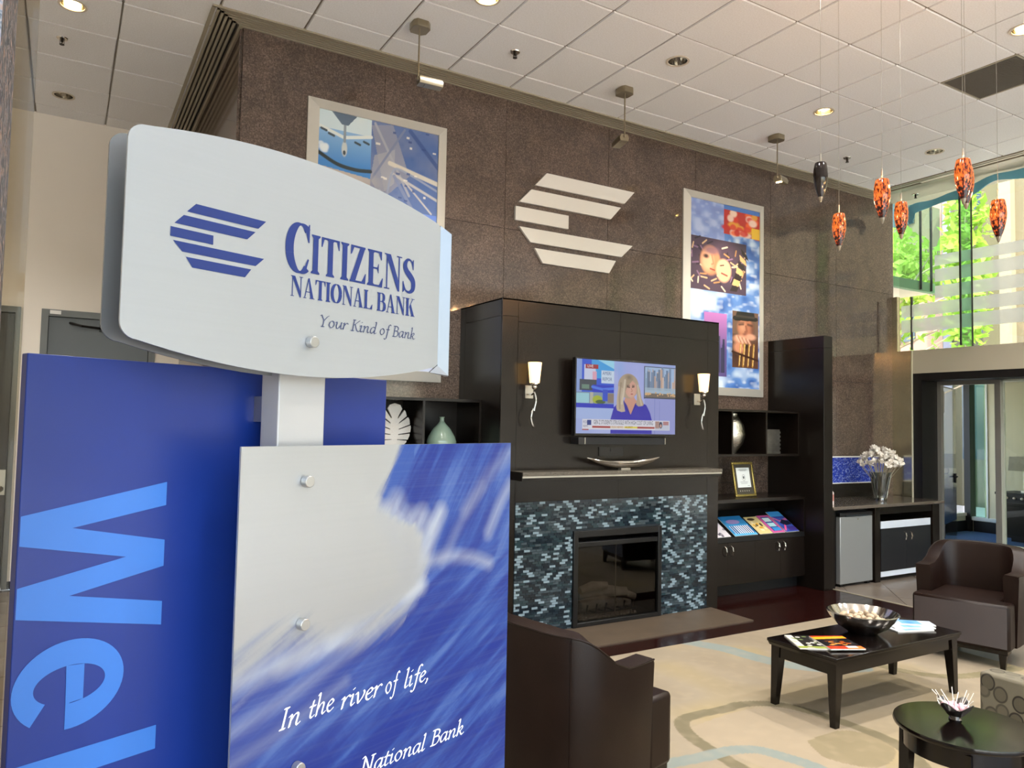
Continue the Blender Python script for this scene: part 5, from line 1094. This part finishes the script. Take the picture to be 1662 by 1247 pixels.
# local axes: x along the panels, y away from the viewer, z up
ALS = mat('brushed silver panel', '#b0b5ba', .36, .5, noise=(3, .8, '#acb1b6', 6, (1, 1, 60)))
BLU = mat('royal blue board', '#123184', .38, coat=.03)
INK = mat('navy print', '#0e2b70', .45); LBL = mat('light blue print', '#3a79cf', .36); WPR = mat('white print', '#f2f4f8', .5)
MB().box(-.2349, .372, .110, .128, .25, 1.762).build('blue_board', BLU, sign, bevel=.0015)
MB().box(.079, .166, .030, .075, 0, 1.95).build('post', mat('white post', '#b9b9b8', .4, .2), sign, bevel=.002)
MB().box(-.15, .40, -.12, .24, 0, .012).build('base_plate', STEEL, sign, bevel=.002)
def header_outline():
    pts = []; L, Rr = -.1745, .408; r = .022
    def zt(s_): return 2.0815-.0345*((s_-.10)/.29)**2
    def zb(s_): return 1.7505+.0375*((s_-.11)/.29)**2
    for s_ in np.linspace(L+r, Rr, 26): pts.append((s_, zt(s_)))
    for s_ in np.linspace(Rr, L+r, 26): pts.append((s_, zb(s_)))
    a0 = zb(L+r); a1 = zt(L+r)
    for k in range(1, 6): a = math.pi/2*k/6; pts.append((L+r-r*math.sin(a), a0+r-r*math.cos(a)))
    pts.append((L, a0+r)); pts.append((L, a1-r))
    for k in range(1, 6): a = math.pi/2*k/6; pts.append((L+r-r*math.cos(a), a1-r+r*math.sin(a)))
    return pts
HO = header_outline(); f3 = lambda p_, q, s_: (p_, s_, q)
hd = MB().prism([(min(a, .393), b_) for a, b_ in HO], 0, .003, f3).build('header_panel', ALS, sign)
fl = MB(); zt_, zb_ = 2.046, 1.782
fl.add([(.393, 0, zb_+.006), (.393, 0, zt_), (.410, -.012, zt_-.014), (.410, -.012, zb_-.012), (.393, .003, zb_+.006), (.393, .003, zt_), (.412, -.010, zt_-.014), (.412, -.010, zb_-.012)], [(0, 1, 2, 3), (7, 6, 5, 4), (0, 4, 5, 1), (1, 5, 6, 2), (2, 6, 7, 3), (3, 7, 4, 0)])
fl.add([(.393, 0, zb_+.006), (.372, -.001, 1.774), (.410, -.012, zb_-.012), (.393, .003, zb_+.006), (.372, .002, 1.774), (.411, -.009, zb_-.014)], [(0, 1, 2), (5, 4, 3), (0, 3, 4, 1), (1, 4, 5, 2), (2, 5, 3, 0)])
fl.build('turned_edge', mat('bright edge', '#8b9198', .35, .6), hd)
MB().prism(HO, .050, .053, f3).build('rear_header_panel', mat('shaded rear silver', '#8a8c8e', .4, .7), sign)  # silver set darker: shade behind the front plate is put into its colour
BZ = -.0006
def flat_on(y=BZ): return lambda p_, q: (p_, y, q)
LB = [[(-.0821, 1.9708), (.0258, 1.9708), (.0134, 1.9577), (-.0944, 1.9577)], [(-.0985, 1.9520), (.0092, 1.9520), (-.0038, 1.9388), (-.1109, 1.9388)], [(-.1157, 1.9334), (-.0553, 1.9334), (-.0553, 1.9207), (-.1157, 1.9207)],
      [(-.1118, 1.9160), (.0246, 1.9160), (.0112, 1.9031), (-.0988, 1.9031)], [(-.0935, 1.8972), (.0045, 1.8972), (-.0050, 1.8843), (-.0838, 1.8843)]]
for q in LB: MB().flat(q, flat_on()).build('emblem_bar', INK, hd)

# ---- lettering drawn stroke by stroke
def vsweep(mb, pts, thick, thin, fn, pw=1.2, ws=None):
    pts = smooth_pts(pts, 5) if len(pts) > 2 else [np.array(q, float) for q in pts]; n_ = len(pts); L = []; R_ = []
    for i, q in enumerate(pts):
        tn = pts[min(i+1, n_-1)]-pts[max(i-1, 0)]; tn = tn/(np.linalg.norm(tn)+1e-9); nm = np.array([-tn[1], tn[0]])
        w_ = thin+(thick-thin)*abs(tn[1])**pw if ws is None else np.interp(i/(n_-1), np.linspace(0, 1, len(ws)), ws)
        L.append(q+nm*w_/2); R_.append(q-nm*w_/2)
    for i in range(n_-1): mb.flat([L[i], L[i+1], R_[i+1], R_[i]], fn)
def serif_glyph(ch, mb, fn):
    """bold condensed serif capitals, height 1; returns advance width"""
    S, t_, sw = .165, .050, .055
    R = lambda x0, y0, x1, y1: mb.flat([(x0, y0), (x1, y0), (x1, y1), (x0, y1)], fn)
    def stem(x, y0=0, y1=1, a=.055):
        R(x, y0, x+S, y1)
        for y, d_ in ((y0, 1), (y1, -1)):
            R(x-a, min(y, y+d_*.035), x+S+a, max(y, y+d_*.035)); mb.flat([(x-a, y+d_*.035), (x, y+d_*.035), (x, y+d_*.085)], fn); mb.flat([(x+S+a, y+d_*.035), (x+S, y+d_*.035), (x+S, y+d_*.085)], fn)
    if ch == 'I': stem(.055); return .275
    if ch == 'T':
        stem(.215); R(0, .945, .595, 1); mb.flat([(0, 1), (0, .74), (.03, .74), (.09, .945)], fn); mb.flat([(.595, 1), (.595, .74), (.565, .74), (.505, .945)], fn); return .595
    if ch == 'L':
        stem(.055); R(.2, 0, .56, .05); mb.flat([(.56, 0), (.58, .27), (.55, .27), (.43, .05)], fn); return .58
    if ch == 'E':
        stem(.055); R(.2, .945, .53, 1); R(.2, 0, .56, .055); R(.2, .485, .42, .535); mb.flat([(.53, 1), (.53, .76), (.50, .76), (.42, .945)], fn); mb.flat([(.56, 0), (.585, .26), (.555, .26), (.44, .055)], fn); mb.flat([(.42, .64), (.42, .38), (.40, .38), (.36, .485), (.36, .535), (.40, .64)], fn); return .585
    if ch == 'Z':
        R(.02, .945, .53, 1); R(0, 0, .55, .055); mb.flat([(.345, .95), (.53, 1), (.20, .05), (0, 0)], fn); mb.flat([(.02, 1), (.02, .75), (.05, .75), (.13, .945)], fn); mb.flat([(.55, 0), (.57, .28), (.54, .28), (.42, .055)], fn); return .57
    if ch == 'N':
        R(.08, .03, .125, .97); R(0, 0, .205, .035); R(.55, .03, .595, .97); R(.47, .965, .68, 1); mb.flat([(.04, .99), (.235, 1), (.595, .20), (.595, -.015)], fn); mb.flat([(.04, .99), (.595, -.015), (.53, -.015), (.09, .90)], fn); R(0, .965, .2, 1); return .68
    if ch == 'A':
        mb.flat([(.275, 1.01), (.345, 1.01), (.60, .03), (.42, .03)], fn); mb.flat([(.275, 1.01), (.31, .93), (.115, .03), (.07, .03)], fn); R(0, 0, .19, .035); R(.36, 0, .66, .035); R(.14, .30, .45, .345); return .66
    if ch in 'CO':
        if ch == 'O':
            vsweep(mb, [(.335+.255*math.cos(a), .5+.465*math.sin(a)) for a in np.linspace(0, 2*math.pi, 25)], .185, .045, fn, 1.5); return .67
        vsweep(mb, [(.335+.255*math.cos(a), .5+.470*math.sin(a)) for a in np.linspace(math.radians(50), math.radians(308), 22)], .19, .045, fn, 1.5)
        mb.flat([(.545, 1.0), (.545, .64), (.515, .64), (.44, .90), (.50, .93), (.52, 1.0)], fn); mb.flat([(.545, .30), (.515, .32), (.42, .09), (.49, .11)], fn); return .56
    if ch == 'S':
        vsweep(mb, [(.405, .83), (.30, .965), (.16, .95), (.085, .78), (.15, .63), (.30, .50), (.42, .36), (.415, .14), (.27, .03), (.12, .07), (.04, .22)], 0, 0, fn, ws=[.045, .05, .09, .16, .18, .20, .18, .15, .08, .05, .045])
        mb.flat([(.43, 1.0), (.43, .70), (.40, .70), (.34, .90), (.41, 1.0)], fn); mb.flat([(.0, 0), (.0, .32), (.03, .32), (.10, .09), (.02, 0)], fn); return .50
    if ch == 'B':
        stem(.055); vsweep(mb, [(.2, .975), (.36, .965), (.46, .86), (.455, .66), (.36, .545), (.2, .53)], .17, .045, fn, 1.4); vsweep(mb, [(.2, .525), (.40, .51), (.515, .39), (.51, .15), (.38, .03), (.2, .025)], .18, .045, fn, 1.4); return .61
    if ch == 'K':
        stem(.055); mb.flat([(.21, .42), (.25, .46), (.55, .97), (.49, .97)], fn); R(.42, .965, .66, 1); mb.flat([(.27, .56), (.39, .68), (.64, .03), (.44, .03)], fn); R(.38, 0, .70, .035); return .70
    return .3
def serif_text(txt, s0, s1, z0, h, parent, name, big_first=None, sp=.055):
    ws_ = []
    for i, ch in enumerate(txt): sc = 1.0; ws_.append(.22 if ch == ' ' else serif_glyph(ch, MB(), lambda p_, q: (0, 0, 0))*(big_first[0] if i == 0 and big_first else 1))
    tot = sum(ws_)+sp*(len(txt)-1); k = (s1-s0)/tot; x = s0; mb = MB()
    for i, ch in enumerate(txt):
        hs, zo = (h*big_first[0], z0+big_first[1]) if i == 0 and big_first else (h, z0); kk = k*(big_first[0] if i == 0 and big_first else 1)
        if ch != ' ': serif_glyph(ch, mb, lambda p_, q, x=x, hs=hs, zo=zo, kk=kk: (x+p_*kk, BZ, zo+q*hs))
        x += (ws_[i]+sp)*k
    return mb.build(name, INK, parent)
serif_text('CITIZENS', .0610, .3300, 1.9093, .0603, hd, 'name_lettering', (1.29, -.0042), .045)
serif_text('NATIONAL', .0715, .2327, 1.8695, .0310, hd, 'name_lettering', None, .03); serif_text('BANK', .2427, .3315, 1.8693, .0312, hd, 'name_lettering', None, .03)

IT = {  # chancery italic strokes: x-height 1
 'o': (.95, [[(.72, .85), (.45, 1.0), (.15, .72), (.12, .3), (.38, 0), (.68, .25), (.75, .68), (.5, 1.0)]]),
 'u': (1.0, [[(0, .85), (.13, .98), (.18, .8), (.12, .3), (.24, .02), (.45, .12), (.72, .6)], [(.80, 1), (.72, .25), (.80, .02), (.98, .15)]]),
 'r': (.72, [[(.03, .85), (.17, .98), (.2, .8), (.10, 0)], [(.17, .5), (.4, .9), (.6, 1.0), (.70, .88)]]),
 'i': (.48, [[(.03, .85), (.18, .98), (.2, .8), (.13, .22), (.22, .0), (.40, .15)], [(.20, 1.42), (.28, 1.48)]]),
 'n': (1.0, [[(.03, .85), (.17, .98), (.2, .8), (.10, 0)], [(.15, .45), (.42, .9), (.64, .98), (.72, .8), (.64, .22), (.73, 0), (.92, .15)]]),
 'd': (1.0, [[(.72, .88), (.5, 1.0), (.2, .78), (.10, .35), (.22, .02), (.45, .12), (.70, .6)], [(.70, 1.75), (.86, 1.72), (.70, .22), (.78, 0), (.96, .15)]]),
 'a': (1.0, [[(.74, .92), (.5, 1.0), (.2, .78), (.10, .35), (.22, .02), (.45, .12), (.72, .6)], [(.80, 1), (.71, .22), (.79, 0), (.96, .15)]]),
 'f': (.66, [[(.86, 1.62), (.72, 1.75), (.55, 1.6), (.44, 1.0), (.30, -.1), (.16, -.55), (-.02, -.62), (-.12, -.5)], [(.15, .95), (.66, .95)]]),
 'k': (.92, [[(.14, 1.72), (.28, 1.75), (.10, 0)], [(.15, .5), (.4, .9), (.62, .98), (.66, .75), (.48, .52), (.25, .45)], [(.36, .5), (.54, .12), (.68, 0), (.88, .14)]]),
 'h': (1.0, [[(.14, 1.72), (.28, 1.75), (.10, 0)], [(.15, .45), (.42, .9), (.64, .98), (.72, .8), (.64, .22), (.73, 0), (.92, .15)]]),
 't': (.58, [[(.32, 1.4), (.14, .25), (.26, 0), (.48, .14)], [(.02, .95), (.52, .95)]]),
 'e': (.78, [[(.14, .48), (.5, .6), (.64, .82), (.46, 1.0), (.2, .8), (.1, .4), (.2, .08), (.42, 0), (.68, .2)]]),
 'v': (.85, [[(0, .88), (.14, .98), (.2, .7), (.26, .1), (.32, 0)], [(.32, 0), (.62, .4), (.76, .8), (.68, 1.0)]]),
 'l': (.46, [[(.14, 1.72), (.28, 1.75), (.10, .25), (.2, 0), (.38, .14)]]),
 ',': (.35, [[(.14, .12), (.2, .02), (.05, -.3)]]),
 'I': (.62, [[(.34, 1.66), (.2, .02)], [(.18, 1.66), (.52, 1.66)], [(.02, .02), (.38, .02)]]),
 'Y': (1.15, [[(.0, 1.55), (.14, 1.66), (.3, 1.3), (.48, .85), (.40, .02)], [(.48, .85), (.85, 1.45), (1.08, 1.66)], [(.22, .02), (.6, .02)]]),
 'K': (1.2, [[(.34, 1.66), (.2, .02)], [(.18, 1.66), (.52, 1.66)], [(.02, .02), (.38, .02)], [(.28, .82), (1.08, 1.66)], [(.5, 1.0), (.78, .2), (1.0, 0), (1.2, .1)]]),
 'B': (1.0, [[(.34, 1.66), (.2, .02)], [(.12, 1.66), (.62, 1.66), (.88, 1.42), (.74, 1.02), (.3, .90)], [(.3, .90), (.8, .86), (.92, .48), (.62, .04), (.02, .02)]]),
 'N': (1.3, [[(.34, 1.6), (.2, .02)], [(.10, 1.66), (.34, 1.66), (.95, .02)], [(.95, .02), (1.12, 1.66)], [(.96, 1.66), (1.3, 1.66)], [(.04, .02), (.36, .02)]]),
}
def nib(mb, pts, fn, w_=.17, thin=.035, ang=38):
    pts = smooth_pts(pts, 5) if len(pts) > 2 else [np.array(q, float) for q in pts]
    a = math.radians(ang); v = np.array([math.cos(a), math.sin(a)])*w_/2; u = np.array([-math.sin(a), math.cos(a)])*thin
    for p_, q in zip(pts, pts[1:]):
        C4 = [p_+v+u, p_-v+u, p_-v-u, p_+v-u, q+v+u, q-v+u, q-v-u, q+v-u]; C4.sort(key=lambda c: (c[0], c[1])); H_ = []      # convex hull
        for seq in (C4, C4[::-1]):
            h = []
            for c in seq:
                while len(h) >= 2 and (h[-1][0]-h[-2][0])*(c[1]-h[-2][1])-(h[-1][1]-h[-2][1])*(c[0]-h[-2][0]) <= 0: h.pop()
                h.append(c)
            H_ += h[:-1]
        if len(H_) > 2: mb.flat([tuple(c) for c in H_], fn)
def italic(txt, s0, s1, z0, xh, parent, name, m, w_=.17, slope=0., slant=.10):
    tot = sum(IT[c][0] for c in txt); k = (s1-s0)/tot; x = 0; mb = MB()
    for c in txt:
        for st in IT[c][1]: nib(mb, st, lambda p_, q, x=x: (s0+(x+p_)*k+q*slant*k*.9, BZ, z0+q*xh+slope*(x+p_)*k), w_)
        x += IT[c][0]
    return mb.build(name, m, parent)
TG = mat('slate print', '#3a4468', .5)
for w_, a, b_ in [('Your', .1265, .182), ('Kind', .189, .243), ('of', .2500, .2715), ('Bank', .2795, .3335)]: italic(w_, a, b_, 1.8297, .0108, hd, 'tagline_lettering', TG, .13, 0)

# silver panel with the printed cloud
pw, ph, pz = .616, 1.34, 1.645
p = Pic(330, 660, '#b3b7bb'); S_ = p.X*pw; Z_ = pz-(1-p.Y)*ph
def aniso(ang, s1, s2):
    c, s_ = math.cos(ang), math.sin(ang); g = vnoise(512, 512, 60, 60); a = (S_*c+Z_*s_)*s1; b_ = (-S_*s_+Z_*c)*s2; return g[(b_*512/60*6).astype(int) % 512, (a*512/60*6).astype(int) % 512]
def sstep(x, a, b_): t_ = np.clip((x-a)/(b_-a), 0, 1); return t_*t_*(3-2*t_)
def fib(a):      # brushed fibre noise, several widths, along one direction
    return (aniso(a, 1.1, 7)*.42+aniso(a+.06, 1.8, 15)*.28+aniso(a-.05, 2.6, 30)*.18+aniso(a+.03, 4.5, 60)*.12)
st1, st2 = fib(.46), fib(1.0); md = sstep(Z_-1.33-.25*S_, -.10, .10); fl_ = st1*(1-md)+st2*md
bound = 1.328+.17*np.clip(S_, 0, .40)+.02*np.sin(S_*18)
low = sstep(bound+(st1-.5)*.09-Z_, -.022, .040)
edge = np.interp(Z_, [1.36, 1.40, 1.44, 1.48, 1.50, 1.515, 1.53, 1.56, 1.60, 1.645], [.350, .372, .378, .368, .345, .310, .278, .270, .290, .312])
right = sstep(S_-edge+(st2-.5)*.075, -.016, .020)
blue = np.clip(low+right*(Z_ > 1.0), 0, 1)
deep = np.array(lin('#0e2b80')[:3]); mid = np.array(lin('#2b4d96')[:3]); mixn = sstep(fl_+.10*(Z_-1.35), .32, .72)[..., None]
bc = deep*(1-mixn)+mid*mixn
g_ = (np.clip((bound+.01-Z_)*9, 0, 1)*np.clip((Z_-1.15)*5, 0, 1)*np.clip(1-S_/.34, 0, 1))[..., None]*.75*(.6+.8*st1[..., None]); bc = bc*(1-g_)+np.array(lin('#6575aa')[:3])*g_
wisps = np.clip((st2-.58)*4, 0, 1)*(Z_ > 1.40)*(S_ > .34)+np.clip((st1-.60)*4, 0, 1)*(Z_ < 1.42)*(Z_ > 1.10); bc = bc*(1-wisps[..., None]*.20)+np.array(lin('#7f96c2')[:3])*wisps[..., None]*.20
p.put(blue*1.0, bc)
def streak(pts, w_, al, col='#b0b5bc'):
    q = smooth_pts(pts, 6); m0 = p.a[..., :3].copy(); p.line([(a/pw, 1-(pz-b_)/ph) for a, b_ in q], w_/pw, col, 1, ph/pw, 1.0); k_ = (al*(.45+1.1*fl_)).clip(0, 1)[..., None]; p.a[..., :3] = m0*(1-k_)+p.a[..., :3]*k_
for pts, w_, al in [([(.275, 1.525), (.31, 1.475), (.335, 1.40)], .034, .85), ([(.362, 1.522), (.345, 1.47), (.348, 1.40)], .026, .6), ([(.410, 1.520), (.380, 1.465), (.358, 1.42)], .026, .6), ([(.385, 1.500), (.362, 1.455), (.345, 1.40)], .030, .45), ([(.30, 1.548), (.318, 1.49), (.335, 1.44)], .030, .5), ([(.335, 1.52), (.335, 1.48), (.34, 1.45)], .026, .5),
                    ([(.355, 1.432), (.43, 1.438), (.50, 1.428), (.555, 1.409)], .020, .42), ([(.17, 1.345), (.28, 1.384), (.365, 1.395)], .024, .75), ([(.08, 1.322), (.22, 1.340), (.34, 1.374)], .024, .45), ([(.0, 1.318), (.10, 1.332), (.20, 1.358)], .030, .55), ([(.55, 1.47), (.585, 1.525), (.616, 1.56)], .022, .38), ([(.48, 1.52), (.55, 1.585), (.61, 1.625)], .024, .22), ([(.42, 1.43), (.47, 1.50), (.53, 1.56)], .018, .20), ([(.0, 1.25), (.12, 1.285), (.26, 1.335)], .018, .25), ([(.0, 1.205), (.10, 1.235), (.2, 1.27)], .016, .22)]: streak(pts, w_, al)
gl_ = .55*(1-np.clip(blue, 0, 1)); p.a[..., 3] = gl_+.12
p.put(np.clip(vnoise(660, 330, 600, 3)-.5, 0, .5)*.12, '#9aa0a4')
pn = MB().box(0, pw, .0008, .004, pz-ph, pz).build('silver_panel', ALS, sign)
p.sheet('cloud_print', lambda u, v: (u*pw, 0, pz-ph+v*ph), paint('panel ink', .34, True), pn)
for w_, a, b_, z in [('In', .0790, .1155, 1.2312), ('the', .1300, .1780, 1.2335), ('river', .1915, .2760, 1.2300), ('of', .2850, .3120, 1.2285), ('life,', .3290, .3900, 1.2270)]:
    italic(w_, a, b_, z, .0172, pn, 'verse_lettering', WPR, .15, 0, .14)
for w_, a, b_, z in [('National', .2350, .3850, 1.1130), ('Bank', .3990, .4880, 1.1070)]: italic(w_, a, b_, z, .0150, pn, 'verse_lettering', WPR, .15, -.05, .14)
# stand-off bolts
for z in (1.803, 1.5915, 1.3790, 1.1690, .90, .60):
    MB().prism([(.0088*math.cos(a), .0088*math.sin(a)) for a in np.linspace(0, 2*math.pi, 29)[:-1]], -.0125, 0, f3).build('standoff_bolt', mat('satin bolt', '#b4b5b4', .3, .7), sign, loc=(.1103, 0, z), bevel=.0012)
    MB().tube([(.1103, .004, z), (.1103, .03, z)], .006).build('bolt_spacer', STEEL, sign)
for z in (1.70, .95, .4): MB().box(.09, .155, .075, .110, z-.02, z+.02).build('board_bracket', STEEL, sign)
# "Wel" set on its side: letter tops point to the right edge
yb = .1094; fb_ = lambda p_, q: (p_, yb, q)
bd = [o for o in sign.children if o.name.startswith('blue_board')][0]
A = -.2330; Tp = -.0475
mb = MB()
# W as one outline (x = height axis, z = reading axis running downward)
W_ = [(Tp, 1.5915), (Tp, 1.5584), (-.1722, 1.5376), (Tp, 1.5091), (Tp, 1.4721), (-.1720, 1.4501), (Tp, 1.4223), (Tp, 1.3892), (A, 1.4306), (A, 1.4686), (-.1012, 1.4916), (A, 1.5205), (A, 1.5575)]
W_ = [(max(a, -.2340), b_) for a, b_ in W_]
mb.flat(W_[0:3]+[W_[11], W_[12]], fb_); mb.flat([W_[2], W_[3], W_[10], W_[11]], fb_); mb.flat([W_[3], W_[4], W_[10]], fb_); mb.flat([W_[4], W_[5], W_[9], W_[10]], fb_); mb.flat([W_[5], W_[6], W_[7], W_[8], W_[9]], fb_)
mb.build('welcome_letter', LBL, bd)
mb = MB()
arc = [(-.1625, 1.3105), (-.1690, 1.2990)]
cx, cz = -.1655, 1.3360
ring = lambda a, ro_s, ro_z: (cx+ro_s*math.cos(a), cz+ro_z*math.sin(a))
# outer and inner ovals of the e, opened on the lower left
pts_o = []; pts_i = []
for k in range(49):
    a = math.radians(-94+k/48*322)
    pts_o.append((cx+.0680*math.cos(a), cz+.0570*math.sin(a))); pts_i.append((cx+.0435*math.cos(a), cz+.0245*math.sin(a)))
for k in range(48): mb.flat([pts_o[k], pts_o[k+1], pts_i[k+1], pts_i[k]], fb_)
mb.flat([(cx-.0058, 1.3605), (cx+.0165, 1.3585), (cx+.0165, 1.3135), (cx-.0048, 1.3120)], fb_); mb.flat([(cx-.0048, 1.3125), (cx, 1.3125), (cx, 1.2792), (cx-.0048, 1.2792)], fb_)
mb.build('welcome_letter', LBL, bd)
MB().flat([(Tp-.001, 1.2495), (Tp-.001, 1.2169), (-.2340, 1.2169), (-.2340, 1.2495)], fb_).build('welcome_letter', LBL, bd)
